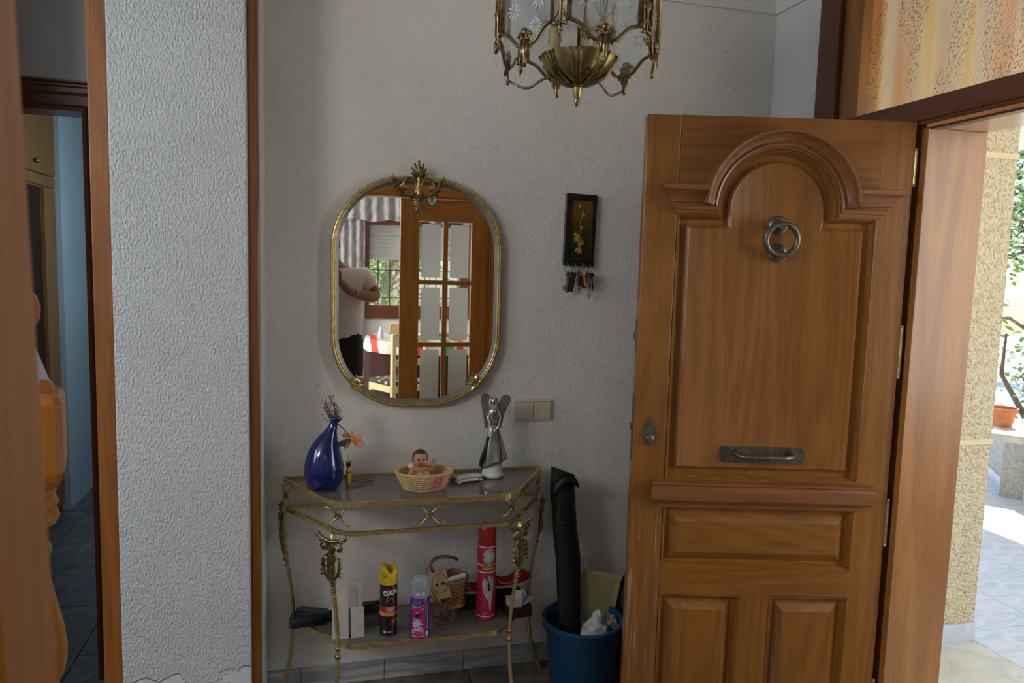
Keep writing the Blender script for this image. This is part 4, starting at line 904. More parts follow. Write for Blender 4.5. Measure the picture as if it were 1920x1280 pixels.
# coiled straw basket with a baby doll
STRAW = mat('straw', (.60, .42, .20), .7, var=.35, vscale=120, bump=.0018, bscale=150); 
sb = thing('straw_basket', 'oval coiled straw basket with a pink flower patch, holding the baby doll', 'basket', (.350, 2.425, T1))
pr = [(.066, .004), (.070, .011), (.074, .018), (.078, .025), (.081, .032), (.085, .039), (.088, .046), (.091, .053), (.094, .060)]
b = B(); b.lathe([(0, .001), (.067, .001), (.067, .006), (0, .006)], (0, 0, 0), 32, sy=.72); b.obj('base', STRAW, sb)
for i, (rr_, z) in enumerate(pr):
    b = B(); n_ = 96; b.tube([(rr_*(1+.012*math.sin(k*PI/1.5+i*1.3))*math.cos(2*PI*k/n_), rr_*.74*(1+.012*math.sin(k*PI/1.5+i*1.3))*math.sin(2*PI*k/n_), z) for k in range(n_)], .0045 if i < 8 else .0055, 6, closed=True); b.obj('straw_coil', STRAW, sb, smooth=180)
b = B(); PNK = mat('pink_thread', (.62, .10, .22), .7)
r_ = random.Random(8)
for k in range(26):
    a = R(-62)+r_.gauss(0, .10); z = r_.gauss(.030, .011); z = min(max(z, .008), .052); rr_ = .066+z*.48+.005; b.ball((rr_*math.cos(a), rr_*.76*math.sin(a), z), .0036, sz=1.2, n=6)
b.obj('pink_flower', PNK, sb)
SKIN = mat('doll_skin', (.50, .24, .13), .45, sub=.05); HAIRM = mat('doll_hair', (.06, .03, .02), .5); CLOTHW = mat('doll_cloth', (.72, .62, .54), .8)
doll = thing('baby_doll', 'small baby doll with brown painted hair lying back in the straw basket', 'doll', (.338, 2.435, T1))
J = [((0, .006, .034), (.019, .016)), ((0, .012, .058), (.017, .014)), ((0, .016, .074), (.009, .009)),
     ((-.024, .010, .062), .0085), ((-.036, -.004, .046), .008), ((-.040, -.022, .034), .0065),
     ((.024, .012, .064), .0085), ((.042, .004, .060), .0075), ((.046, -.004, .080), .006),
     ((-.012, -.006, .034), .012), ((-.014, -.034, .052), .011), ((-.010, -.044, .030), .008),
     ((.014, -.006, .034), .012), ((.022, -.030, .062), .011), ((.022, -.040, .040), .0085)]
E_ = [(0, 1), (1, 2), (1, 3), (3, 4), (4, 5), (1, 6), (6, 7), (7, 8), (0, 9), (9, 10), (10, 11), (0, 12), (12, 13), (13, 14)]
skinned('body', J, E_, SKIN, doll)
hd_ = B(); hd_.ball((0, .004, .100), .0255, sx=1.0, sy=.95, sz=1.12, n=24); hd_.ball((-.011, -.012, .090), .010, n=12); hd_.ball((.011, -.012, .090), .010, n=12); hd_.ball((0, -.0215, .094), .0035, n=8); hd_.ball((-.0255, .006, .097), .005, sx=.5, n=8); hd_.ball((.0255, .006, .097), .005, sx=.5, n=8); hd = hd_.obj('head', SKIN, doll, smooth=180)
b = B(); bmesh.ops.create_uvsphere(b.bm, u_segments=24, v_segments=14, radius=1, matrix=Matrix.Translation((0, .007, .102)) @ Matrix.Diagonal((.0272, .0255, .0295, 1)))
dl = [v for v in b.bm.verts if (v.co.y < -.006+(.122-v.co.z)*.0 and v.co.z < .119) or v.co.z < .088]; bmesh.ops.delete(b.bm, geom=dl, context='VERTS'); b.obj('hair', HAIRM, doll, smooth=180)
b = B()
for sx_ in (-1, 1): b.ball((sx_*.0095, -.0195, .101), .0034, sy=.5, sz=.7, n=10)
b.obj('eyes', mat('doll_eye', (.02, .012, .01), .15), doll)
b = B(); b.ball((0, -.0218, .0855), .0042, sy=.4, sz=.45, n=10); b.obj('mouth', mat('doll_lips', (.30, .06, .05), .4), doll)
for hx, hy, hz, up_ in ((.047, -.006, .088, 1), (-.041, -.026, .033, -1)):
    b = B(); b.ball((hx, hy, hz), .0065, sy=.5, sz=.8, n=10)
    for k in range(4): b.tube([(hx-.005+.0033*k, hy, hz+.003), (hx-.006+.004*k, hy-.001, hz+.009+(.002 if k in (1, 2) else 0)), (hx-.006+.004*k, hy-.003, hz+.012)], [.0016, .0014, .0010], 6)
    b.tube([(hx-.004, hy, hz-.002), (hx-.009, hy-.002, hz+.002), (hx-.011, hy-.003, hz+.005)], [.0018, .0015, .001], 6)
    b.obj('hand', SKIN, doll, smooth=180)
b = B(); b.ball((0, -.002, .038), .0235, sy=.85, sz=.55, n=14); b.obj('nappy', CLOTHW, doll, smooth=180)
b = B(); b.ball((-.026, .020, .070), .014, sy=.6, sz=.7, n=10); b.obj('shoulder_cloth', CLOTHW, doll, smooth=180)
sh = thing('pink_shell', 'small pinkish lump behind the basket rim next to the folded papers', 'ornament', (.462, 2.50, T1)); b = B(); b.ball((0, 0, .013), .013, sx=1.1, sy=.8, n=12); b.obj('shell', mat('pink_shell', (.50, .22, .17), .5), sh, smooth=180)
PAPER = mat('paper_bluish', (.78, .80, .84), .7, var=.06, vscale=30)
fp = thing('folded_papers', 'loosely folded white papers between the straw basket and the silver angel', 'papers', (.515, 2.49, T1), R(14))
for k, (x0, x1, y0, y1, z, bnd) in enumerate(((-.050, .045, -.030, .012, .001, .012), (-.048, .050, -.022, .024, .010, .014))):
    b = B(); rows = []
    for i in range(13):
        t = i/12; x = x0+(x1-x0)*t; zz = z+bnd*.45*math.sin(t*PI*.9)*(1-t*.4)+.003*t; rows.append([(x, y0+.004*math.sin(t*6), zz), (x, (y0+y1)/2, zz+.003), (x, y1, zz)])
    b.grid(rows); o = b.obj('sheet', PAPER, fp, smooth=180); m_ = o.modifiers.new('s', 'SOLIDIFY'); m_.thickness = .0022; m_.offset = 1
b = B(); b.box(.028, .032, -.031, -.029, .004, .012); b.obj('dark_band', IRON, fp)
# silver angel
SILV = mat('silver_dark', (.42, .42, .42), .28, 1, var=.45, vscale=22, stretch=(1, 1, .4)); SILL = mat('silver_bright', (.80, .80, .80), .16, 1); PORC = mat('angel_white', (.80, .80, .79), .3, coat=.5); WNG = mat('wing_grey', (.27, .26, .23), .45, .7)
an = thing('angel_figurine', 'silver angel figurine with raised engraved wings on a white base', 'figurine', (.612, 2.525, T1))
b = B(); b.lathe([(0, 0), (.036, 0), (.041, .006), (.039, .014), (.030, .024), (.012, .028), (0, .028)], (0, 0, 0), 28); b.lathe([(0, .02), (.037, .022), (.033, .06), (.022, .14), (.012, .2), (0, .2)], (0, 0, 0), 28, sy=.7); b.obj('base', PORC, an, smooth=60)
b = B(); rows = []
for j in range(15):
    t = j/14; z = .045+t*.150; row = []
    for k in range(33):
        a = R(-150)+R(330)*k/32; low = .030*math.sin((k/32)*PI*1.2)+(.012 if k > 22 else 0)
        zz = .034+low+(z-.045)*(1-(.034+low-.045)/.15)
        f = 1-t; r_ = .013+.033*f**.8+.0035*math.sin(a*5+f*2)*f; off = .010*f*math.sin(a*1.0) ; row.append((r_*math.cos(a)+.006*f, r_*.75*math.sin(a), zz))
    rows.append(row)
b.grid(rows); o = b.obj('draped_skirt', SILV, an, smooth=180); m_ = o.modifiers.new('s', 'SOLIDIFY'); m_.thickness = .0025
b = B(); b.tube([(-.020, -.012, .150), (-.028, -.012, .11), (-.040, -.010, .070), (-.044, -.006, .045), (-.036, -.004, .030)], [.006, .009, .010, .008, .003], 10, flat=(.5, 1)); b.obj('trailing_fold', mat('silver_black', (.07, .07, .075), .35, .9), an, smooth=180)
b = B(); b.lathe([(.012, .185), (.013, .205), (.016, .225), (.018, .238), (.014, .248), (.006, .252), (.0055, .262)], (0, 0, 0), 20, sy=.75); b.obj('bodice', SILL, an, smooth=180)
b = B(); b.ball((-.004, -.010, .232), .010, sy=.5, n=12); b.prism([(-.012, .222), (.0, .203), (.012, .222), (.009, .230), (0, .226), (-.009, .230)][::-1], -.020, -.012); b.obj('heart', WNG, an, smooth=50)
b = B()
for sg in (1, -1): b.tube([(sg*.017, 0, .240), (sg*.022, -.006, .215), (sg*.016, -.016, .190), (sg*.004, -.024, .176)], [.0048, .0042, .0036, .003], 8)
b.ball((0, -.025, .174), .0055, sx=1.3, n=8)
for k in range(4): b.tube([(-.005+.003*k, -.027, .173), (-.005+.003*k, -.028, .166)], [.0014, .0009], 5)
b.obj('arms', SILL, an, smooth=180)
b = B(); b.ball((-.003, -.002, .275), .0105, sy=.95, sz=1.25, n=14); b.ball((-.003, -.012, .274), .0018, n=6); b.obj('head', SILL, an, smooth=180)
b = B()
for sg in (1, -1): b.tube([(-.003+sg*.002, .002, .289), (-.003+sg*.010, .002, .284), (-.003+sg*.0135, .002, .268), (-.003+sg*.012, .0, .252), (-.003+sg*.014, -.002, .243)], [.004, .0045, .0042, .0045, .0025], 8)
b.obj('hair', SILV, an, smooth=180)
for sg, tip in ((-1, (-.030, .285)), (1, (.046, .279))):
    ol = [(.006*sg, .225), (.016*sg, .262)] + [(tip[0]+.018*math.cos(t), tip[1]+.018*math.sin(t)) for t in ([PI-.6-k*(PI-.2)/8 for k in range(9)] if sg > 0 else [.6+k*(PI-.2)/8 for k in range(9)])] + [(.036*sg+(.006 if sg > 0 else -.002), .230), (.029*sg, .175), (.020*sg, .176), (.014*sg, .200)]
    b = B(); b.prism(ol, .008, .012); w_ = b.obj('wing', WNG, an)
    b = B()
    for cx, cz, q in ((tip[0], tip[1], .013), (tip[0]*.82, tip[1]-.032, .010), (tip[0]*.70, tip[1]-.058, .008)): scroll(b, cx, cz, q, R(60), 1.6, 1, y=.007, th=.0011, n=26)
    b.obj('engraved_spiral', SILV, w_)

# ------------------------------------------------------------------ things on the lower shelf
T2 = SZ-.0005
def can(name, label, loc, r, prof, m, cat='spray can'):
    t = thing(name, label, cat, (loc[0], loc[1], T2)); b = B(); b.lathe(prof, (0, 0, 0), 40); b.obj('can_body', m, t, smooth=35); return t
FA = lambda x, y: math.atan2(-y, -x)   # direction of the viewer's room from a point on the shelf
CANB = mat('can_black', (.010, .010, .012), .3, coat=.4); CRED = mat('can_red', (.38, .008, .025), .3, coat=.4); CYEL = mat('cap_yellow', (.72, .50, .02), .35, coat=.3); PWHT = mat('print_white', (.75, .75, .75), .4); PRED = mat('print_red', (.50, .02, .03), .4); PGOLD = mat('print_gold', (.62, .42, .04), .4); PBLUE = mat('print_blue', (.02, .16, .42), .4); PNAV = mat('print_navy', (.02, .02, .14), .4); PDRED = mat('print_dark_red', (.20, .02, .02), .4)
def band(name, r, z0, z1, m, par, a0=0, a1=2*PI, lift=.0004):
    b = B(); n_ = 40; rows = [[((r+lift)*math.cos(a0+(a1-a0)*k/n_), (r+lift)*math.sin(a0+(a1-a0)*k/n_), z) for k in range(n_+1)] for z in (z0, z1)]
    b.grid(rows); return b.obj(name, m, par, smooth=180)
cx, cy, cr = .234, 2.41, .0295; fa = FA(cx, cy)
c1 = can('insecticide_can', 'black spray can with a yellow cap and red band on the lower shelf', (cx, cy), cr, [(0, 0), (cr-.003, 0), (cr, .004), (cr, .180), (cr-.002, .184), (0, .184)], CANB)
b = B(); rows = []; n_ = 48
for j in range(9):
    t = j/8; row = []
    for k in range(n_):
        a = 2*PI*k/n_; d = math.cos(a-fa-.15); topz = .243-.020*max(0, math.cos((a-fa-.5)*1.0))**6 - .012*(math.cos(2*(a-fa))*.5+.5)**3
        rr_ = cr+.0005-(.004 if t > .85 else 0)*1; row.append(((rr_-.003*t**3)*math.cos(a), (rr_-.003*t**3)*math.sin(a), .178+(topz-.178)*t))
    rows.append(row)
rows.append([(x*.80, y*.80, z-.002) for x, y, z in rows[-1]]); rows.append([(x*.75, y*.75, .205) for x, y, z in rows[-2]]); rows.append([(x*.02, y*.02, .205) for x, y, z in rows[-2]])
b.grid(rows, close=True); cp = b.obj('cap', CYEL, c1, smooth=50)
b = B(); b.ball((math.cos(fa-.5)*(cr-.002), math.sin(fa-.5)*(cr-.002), .214), .010, n=12); b.obj('nozzle_dimple', mat('cap_shadow', (.55, .36, .01), .5), cp, smooth=180)  # darker yellow ball painted for the shade in the cap's dimple
band('red_band', cr, .083, .104, PRED, c1); band('gold_band', cr, .071, .083, PGOLD, c1)
patch('red_star', [(-.012, .172), (.020, .172), (.016, .150), (-.010, .145)], cr, fa+.15, 0, PDRED, c1)
for q in ([(-.014, .118), (-.006, .150), (-.002, .148), (-.010, .120)], [(-.012, .118), (.004, .132), (.004, .136), (-.012, .122)], [(.004, .134), (.018, .112), (.019, .116), (.006, .139)], [(.018, .112), (.016, .150), (.013, .150), (.016, .114)]): patch('star_outline', q, cr, fa+.15, 0, mat('print_bronze', (.28, .12, .06), .4), c1)
wraptext('lettering', 'CUCAL', .021, cr, fa+.30, .152, PWHT, c1, bold=.0012, sx=.78, lift=.0009, rot=.12)
for k, z in enumerate((.100, .0945, .089)): wraptext('small_print', ('CUCARACHAS', 'Y HORMIGAS', 'RASTREROS')[k], .0052, cr, fa+.25, z, PWHT, c1, bold=.0001)
wraptext('small_print', 'EFICAZ Y RAPIDO', .0048, cr, fa+.15, .077, PNAV, c1)
patch('round_mark', [(.012+.013*math.cos(a), .050+.018*math.sin(a)) for a in [2*PI*k/16 for k in range(16)]], cr, fa+.25, 0, PDRED, c1); wraptext('small_print', 'PLUS', .007, cr, fa+.7, .052, PWHT, c1, rot=.5)
wraptext('small_print', '2x200', .008, cr, fa+.1, .016, PWHT, c1, sx=.8); patch('dot', [(-.012+.004*math.cos(a), .016+.005*math.sin(a)) for a in [2*PI*k/10 for k in range(10)]], cr, fa, 0, PWHT, c1)
# purple can
cx, cy, cr = .336, 2.372, .0330; fa = FA(cx, cy)
PURP = mat('can_purple', (.13, .012, .20), .3, coat=.4); PMAG = mat('print_magenta', (.50, .02, .16), .35)
c2 = can('insecticide_can', 'purple and pink spray can with a clear cap on the lower shelf', (cx, cy), cr, [(0, 0), (cr-.003, 0), (cr, .004), (cr, .138), (cr-.004, .146), (0, .148)], PURP)
c2.name = 'insecticide_can.001'
band('pink_panel', cr, .006, .112, PMAG, c2, fa-.9, fa+.45)
b = B(); b.lathe([(.0, .146), (.022, .146), (.020, .150), (.014, .158), (.0, .160)], (0, 0, 0), 28); b.obj('shoulder', mat('can_metal', (.55, .55, .52), .3, 1), c2, smooth=60)
b = B(); b.lathe([(0, .156), (.017, .156), (.0175, .186), (.014, .190), (0, .190)], (0, 0, 0), 28); b.obj('grey_nozzle', mat('nozzle_grey', (.07, .09, .14), .4), c2, smooth=60)
b = B(); cq = cr-.001; b.lathe([(cq, .140), (cq-.001, .185), (cq-.006, .203), (cq-.014, .211), (0, .214), (0, .2125), (cq-.0145, .2095), (cq-.0072, .2015), (cq-.0022, .1845), (cq-.0012, .140)], (0, 0, 0), 36); b.obj('clear_cap', mat('clear_plastic', (.62, .65, .68), .10, alpha=.32, spec=.8), c2, smooth=60)
patch('blue_top', [(-.022, .112), (-.020, .136), (.004, .136), (.006, .112)], cr, fa-.1, 0, PBLUE, c2)
patch('word_panel', [(-.030, .100), (-.029, .118), (.018, .122), (.016, .102)], cr, fa-.1, 0, PWHT, c2, .0007); wraptext('lettering', 'BLOOM', .019, cr, fa-.29, .111, PRED, c2, bold=.0009, sx=.72, lift=.0014, rot=.06)
patch('navy_flash', [(-.018, .098), (.010, .099), (.004, .080), (-.004, .058), (-.010, .082)], cr, fa-.15, 0, PNAV, c2, .0007); wraptext('small_print', 'MAX', .006, cr, fa-.3, .094, PWHT, c2, lift=.001)
star = []
for k in range(18):
    a = 2*PI*k/18+.1; q = .023 if k % 2 == 0 else .0135; star.append((-.004+q*math.cos(a)*.9, .052+q*math.sin(a)*1.1))
patch('splash', star, cr, fa-.15, 0, mat('print_pale_blue', (.50, .60, .68), .4), c2, .0009)
for (mx_, mz_) in ((-.012, .062), (.004, .064), (-.010, .050), (.006, .048), (-.004, .042)):
    patch('insect_mark', [(mx_+.0045*math.cos(a), mz_+.0016*math.sin(a)+.3*.0045*math.cos(a)) for a in [2*PI*k/10 for k in range(10)]], cr, fa-.15, 0, IRON, c2, .0013)
for z, m in ((.028, PWHT), (.022, PWHT), (.016, mat('print_orange', (.62, .16, .06), .4)), (.010, PWHT)): patch('print_line', [(-.026, z-.0012), (-.026, z+.0014), (.017, z+.0022), (.017, z-.0004)], cr, fa-.1, 0, m, c2, .0007)
wraptext('small_print', 'MOSQUITOS', .0058, cr, fa-.15, .0335, PWHT, c2, bold=.0002, lift=.001)
patch('side_strip', [(.030, .030), (.030, .126), (.0335, .126), (.0335, .030)], cr, fa-.1, 0, mat('print_cream', (.50, .40, .36), .4), c2)
for k in range(11): patch('side_mark', [(.0295, .036+.0085*k), (.0295, .0375+.0085*k), (.034, .0375+.0085*k), (.034, .036+.0085*k)], cr, fa-.1, 0, PURP, c2, .0008)
patch('white_label', [(.025, .006), (.025, .024), (.034, .026), (.034, .008)], cr, fa-.1, 0, PWHT, c2)
# tall red can
cx, cy, cr = .582, 2.455, .0355; fa = FA(cx, cy)
c3 = can('insecticide_can', 'tall red spray can with an ant picture, beside the right front leg of the console', (cx, cy), cr, [(0, 0), (cr-.003, 0), (cr, .004), (cr, .012), (cr-.0015, .016), (cr-.0015, .268), (cr-.004, .274), (0, .274)], CRED)
c3.name = 'insecticide_can.002'; c0 = cr-.0015
b = B(); b.lathe([(c0-.002, .270), (c0-.002, .330), (c0-.005, .336), (0, .337)], (0, 0, 0), 36); b.obj('cap', mat('cap_red', (.42, .015, .015), .3, coat=.3), c3, smooth=40)
for z in (.016, .178, .203, .268): band('white_ring', c0, z-.0018, z+.0018, PWHT, c3)
b = B()
for rr0, rr1, m in ((.027, .024, PWHT), (.0215, 0, mat('print_silver', (.50, .52, .58), .4))):
    if rr1: 
        for k in range(24):
            a0_, a1_ = 2*PI*k/24, 2*PI*(k+1)/24; patch('emblem_ring', [(.010+rr0*.85*math.cos(a0_), .236+rr0*math.sin(a0_)), (.010+rr0*.85*math.cos(a1_), .236+rr0*math.sin(a1_)), (.010+rr1*.85*math.cos(a1_), .236+rr1*math.sin(a1_)), (.010+rr1*.85*math.cos(a0_), .236+rr1*math.sin(a0_))], c0, fa, 0, m, c3)
    else: patch('emblem', [(.010+rr0*.85*math.cos(a), .236+rr0*math.sin(a)) for a in [2*PI*k/24 for k in range(24)]], c0, fa, 0, m, c3)
b.bm.free()
patch('emblem_stripe', [(-.016, .224), (-.013, .236), (.030, .256), (.031, .245)], c0, fa, 0, PRED, c3, .0009)
wraptext('lettering', 'Arpon', .014, c0, fa+.22, .2385, PWHT, c3, bold=.0004, shear=.3, lift=.0013, rot=.45)
wraptext('lettering', 'INSECTICIDA', .0105, c0, fa+.30, .1905, PGOLD, c3, bold=.0005, lift=.0008, sx=.80)
patch('price_tag', [(-.014, .200), (-.012, .210), (.006, .206), (.004, .196)], c0, fa, 0, mat('tag_green', (.03, .42, .06), .5), c3, .0016)
patch('white_flash', [(.018, .028), (.024, .085), (.030, .130), (.027, .160), (.012, .166), (-.006, .158), (-.014, .140), (-.012, .115), (-.004, .095), (.008, .075)][::-1], c0, fa, 0, mat('print_grey_pink', (.50, .42, .42), .4), c3)
for q in ([(.010+.004*math.cos(a), .128+.009*math.sin(a)) for a in [2*PI*k/12 for k in range(12)]], [(.009+.003*math.cos(a), .142+.004*math.sin(a)) for a in [2*PI*k/10 for k in range(10)]], [(.011+.005*math.cos(a), .116+.007*math.sin(a)) for a in [2*PI*k/12 for k in range(12)]]): patch('ant_body', q, c0, fa, 0, CANB, c3, .001)
for x0, z0, x1, z1, x2, z2 in ((.006, .142, -.002, .150, -.004, .164), (.012, .142, .018, .150, .020, .162), (.007, .134, -.002, .136, -.003, .144), (.013, .134, .020, .136, .021, .144), (.007, .128, -.003, .124, -.005, .114), (.013, .128, .021, .126, .023, .116), (.008, .120, .000, .112, .001, .102), (.013, .120, .018, .112, .018, .104)):
    for a_, c_, e_, g_ in ((x0, z0, x1, z1), (x1, z1, x2, z2)):
        dx, dz = e_-a_, g_-c_; l_ = math.hypot(dx, dz); nx_, nz_ = -dz/l_*.0005, dx/l_*.0005; patch('ant_leg', [(a_+nx_, c_+nz_), (a_-nx_, c_-nz_), (e_-nx_, g_-nz_), (e_+nx_, g_+nz_)], c0, fa, 0, CANB, c3, .0012)
wraptext('small_print', '405 ml', .0075, c0, fa+.02, .028, PWHT, c3, rot=.5)
# wicker tricycle planter
WICK = mat('wicker', (.34, .17, .07), .5, var=.4, vscale=50, coat=.2); WICD = mat('wicker_dark', (.16, .07, .03), .5, var=.4, vscale=40)
tr = thing('wicker_tricycle_planter', 'brown wicker basket shaped like a tricycle with cane wheels and handlebar', 'basket', (.455, 2.505, T2))
bc = Vector((.012, .012, 0))
for j in range(11):
    z = .045+j*.0078; rr_ = .046+.010*(j/10); b = B(); n_ = 60
    b.tube([(bc.x+(rr_+.0028*math.cos(k*PI/2.5+(j % 2)*PI))*math.cos(2*PI*k/n_), bc.y+(rr_+.0028*math.cos(k*PI/2.5+(j % 2)*PI))*math.sin(2*PI*k/n_), z) for k in range(n_)], .0040, 6, closed=True); b.obj('weave_row', WICK, tr, smooth=180)
b = B()
for k in range(12):
    a = 2*PI*k/12; b.tube([(bc.x+.045*math.cos(a), bc.y+.045*math.sin(a), .040), (bc.x+.056*math.cos(a), bc.y+.056*math.sin(a), .130)], .0028, 6)
b.lathe([(0, .040), (.046, .040), (.046, .045), (0, .045)], bc, 24); b.obj('stakes', WICD, tr)
b = B(); b.tube([(bc.x+.058*math.cos(2*PI*k/40), bc.y+.058*math.sin(2*PI*k/40), .132+.001*math.sin(k)) for k in range(40)], .0062, 8, closed=True); b.obj('rim', WICK, tr, smooth=180)
b = B(); b.tube([(bc.x+.050*math.cos(2*PI*k/40), bc.y+.050*math.sin(2*PI*k/40), .038) for k in range(40)], .006, 8, closed=True); b.obj('foot_ring', WICK, tr, smooth=180)
def wheel(c, d, r, nm='cane_wheel'):
    b = B(); d = Vector(d).normalized(); up_ = Vector((0, 0, 1)); pts = [Vector(c)+d*r*math.cos(t)+up_*r*math.sin(t) for t in [2*PI*k/32 for k in range(32)]]
    b.tube(pts, .0036, 7, closed=True)
    for a in (PI/2, PI/2+2.1, PI/2-2.1): b.tube([Vector(c), Vector(c)+d*r*math.cos(a)+up_*r*math.sin(a)], .0026, 6)
    b.ball(c, .0065, n=10); b.obj(nm, WICD, tr, smooth=180)
wheel((-.030, -.075, .038), (1, -.25, 0), .036); wheel((-.095, .030, .090), (.35, 1, 0), .050); wheel((.070, .050, .034), (1, .5, 0), .032)
b = B(); b.tube([(-.090, .02, .090), (-.060, -.02, .070), (-.035, -.06, .060), (-.030, -.075, .040)], .0040, 7); b.tube([(-.07, -.03, .115), (-.05, -.05, .09), (-.03, -.072, .06)], .0045, 7); b.obj('fork', WICK, tr, smooth=180)
b = B(); pts = [(-.020, .0, .150), (-.045, -.012, .158), (-.066, -.018, .176), (-.068, -.016, .200), (-.050, -.006, .213), (-.015, .006, .212), (.020, .018, .200), (.035, .022, .190)]
b.tube(smooth_path(pts, 2, False), .0062, 10); b.obj('handlebar', mat('polished_cane', (.20, .09, .035), .3, coat=.5), tr, smooth=180)
b = B(); b.tube([(-.068, -.016, .186), (-.078, -.018, .186), (-.082, -.02, .165), (-.084, -.02, .140)], .0012, 5); b.obj('wire', IRON, tr)
WDSC = mat('plywood', (.50, .35, .17), .6, var=.15, vscale=30)
ws = thing('wooden_face_block', 'pale wooden block with a round face of two holes standing in the wicker basket', 'wooden toy', (.424, 2.466, T2+.098), R(-14)); ws.rotation_euler = (R(-8), R(-10), R(-4))
b = B(); b.prism([(-.032, -.02), (.032, -.02), (.030, .078), (-.010, .078), (-.030, .064)], -.006, .006); b.obj('block', WDSC, ws)
b = B(); b.tube([(.0+.027*math.cos(t), -.0065, .034+.034*math.sin(t)) for t in [2*PI*k/32 for k in range(32)]], .0011, 5, closed=True); b.obj('scored_ring', WICD, ws)
b = B()
for sx_ in (-1, 1): b.prism([(sx_*.011+.0052*math.cos(t), .032+.0055*math.sin(t)) for t in [2*PI*k/16 for k in range(16)]], -.0072, -.006)
b.prism([(.0012*math.cos(t), .034+.0012*math.sin(t)) for t in [2*PI*k/8 for k in range(8)]], -.0068, -.006); b.obj('holes', DARKP, ws)
wb = thing('white_adapter', 'small white oblong box lying across the rim of the wicker basket', 'box', (.474, 2.475, T2+.143), R(10)); wb.rotation_euler = (R(25), R(-10), R(8))
b = B(); b.box(-.040, .040, -.006, .006, -.009, .009, bevel=.003); b.obj('case', PWHT, wb)
# red shoes behind, dark tray with white boxes
RSH = mat('red_patent', (.34, .005, .010), .22, coat=.7); SOLE = mat('sole_white', (.55, .53, .50), .6)
def ballet(name, label, loc, rz, L_=.15):
    t = thing(name, label, 'shoe', loc, rz); n_ = 16; b = B(); rows = []
    for i in range(n_+1):
        s_ = i/n_; x = -L_/2+L_*s_; wd = .030*math.sin(PI*min(1, max(0.02, s_*.96+.03)))**.55; hh = .020+(.024*math.sin(PI*min(1, (s_-.5)/.55)) if s_ > .5 else 0)+(.016*math.sin(PI*min(1, (.30-s_)/.35)) if s_ < .3 else 0)
        row = []
        for k in range(13):
            a = PI*k/12; open_ = (.10 < s_ < .66); yy = wd*math.cos(a)*(1 if not open_ else 1); zz = .008+hh*math.sin(a)**.7
            if open_ and 3 < k < 9: zz = .012; yy = wd*.75*math.cos(a)
            row.append((x, yy, zz))
        rows.append(row)
    b.grid(rows); o = b.obj('upper', RSH, t, smooth=180); m_ = o.modifiers.new('s', 'SOLIDIFY'); m_.thickness = .002
    b = B(); b.prism([(-L_/2+L_*s_, .031*math.sin(PI*min(1, max(.02, s_*.96+.03)))**.55) for s_ in [k/14 for k in range(15)]][::-1]+[(-L_/2+L_*s_, -.031*math.sin(PI*min(1, max(.02, s_*.96+.03)))**.55) for s_ in [k/14 for k in range(15)]], 0, .009, 'z'); b.obj('sole', SOLE, t)
ballet('red_shoe', 'red patent shoe on a dark box between the wicker basket and the tall red can', (.575, 2.555, T2+.055), R(4)); ballet('red_shoe', 'red patent shoe with raised toe behind the right front leg of the console', (.700, 2.560, T2+.066), R(-4)); bpy.data.objects['red_shoe.001'].rotation_euler = (0, R(-7), R(-4))
dbx = thing('dark_box', 'long dark box lying at the back of the lower shelf under the red shoes', 'box', (.625, 2.560, T2))
b = B(); b.box(-.11, .11, -.038, .036, .0, .054, bevel=.003); b.obj('carton', mat('dark_card', (.012, .011, .012), .6), dbx)
ty = thing('wooden_tray_box', 'small dark brown box without lid at the right end of the lower shelf', 'box', (.700, 2.455, T2), R(6))
DBR = mat('dark_brown', (.035, .012, .010), .4)
b = B(); b.box(-.045, .045, -.035, .035, 0, .004); b.box(-.045, .045, -.035, -.031, 0, .038); b.box(-.045, .045, .031, .035, 0, .038); b.box(-.045, -.041, -.035, .035, 0, .038); b.box(.041, .045, -.035, .035, 0, .038); b.obj('box_walls', DBR, ty)
wc = thing('white_carton', 'opened white carton standing in the small dark brown box', 'carton', (.690, 2.455, T2+.005), R(8))
WCD = mat('white_card', (.52, .52, .49), .7)
b = B(); b.box(-.028, .022, -.022, .022, 0, .058, bevel=.001); b.obj('carton_body', WCD, wc)
b = B(); b.face([(.022, -.022, .058), (.022, .022, .058), (.040, .026, .074), (.036, -.018, .078)]); b.face([(-.02, -.020, .058), (.020, -.020, .059), (.022, -.010, .085), (.0, -.006, .088)]); o = b.obj('flap', WCD, wc); m_ = o.modifiers.new('s', 'SOLIDIFY'); m_.thickness = .0008
w2 = thing('white_carton', 'flat white carton leaning at the right edge of the lower shelf', 'carton', (.728, 2.475, T2+.040), R(30)); w2.rotation_euler = (0, R(-20), R(20))
b = B(); b.box(-.020, .022, -.030, .030, 0, .010, bevel=.001); b.obj('carton_body', WCD, w2)
# papers, black umbrella, dark wallet at the left
OLDP = mat('old_paper', (.50, .44, .36), .8, var=.15, vscale=25); OLD2 = mat('newsprint', (.42, .40, .37), .8, var=.10, vscale=50)
um = thing('folding_umbrella', 'black folding umbrella lying at the back left of the lower shelf', 'umbrella', (-.005, 2.505, T2+.021)); uv = Vector((.27, .075, .0)).normalized()
um.rotation_euler = (0, 0, math.atan2(uv.y, uv.x))
b = B(); b.tube([(-.085, 0, .008), (-.083, 0, .008), (-.04, 0, .006), (.03, 0, .003), (.035, 0, .003)], [.019, .0205, .0205, .019, .013], 20); b.obj('handle', mat('rubber_grip', (.012, .015, .022), .45), um, smooth=60)
b = B(); rows = []
for i in range(16):
    t = i/15; x = .03+.24*t; rr_ = .016+.006*math.sin(t*PI); rows.append([(x, rr_*(1+.12*math.sin(k*2.1+t*3))*math.cos(2*PI*k/20), .002+rr_*(1+.12*math.sin(k*2.1+t*3))*math.sin(2*PI*k/20)) for k in range(20)])
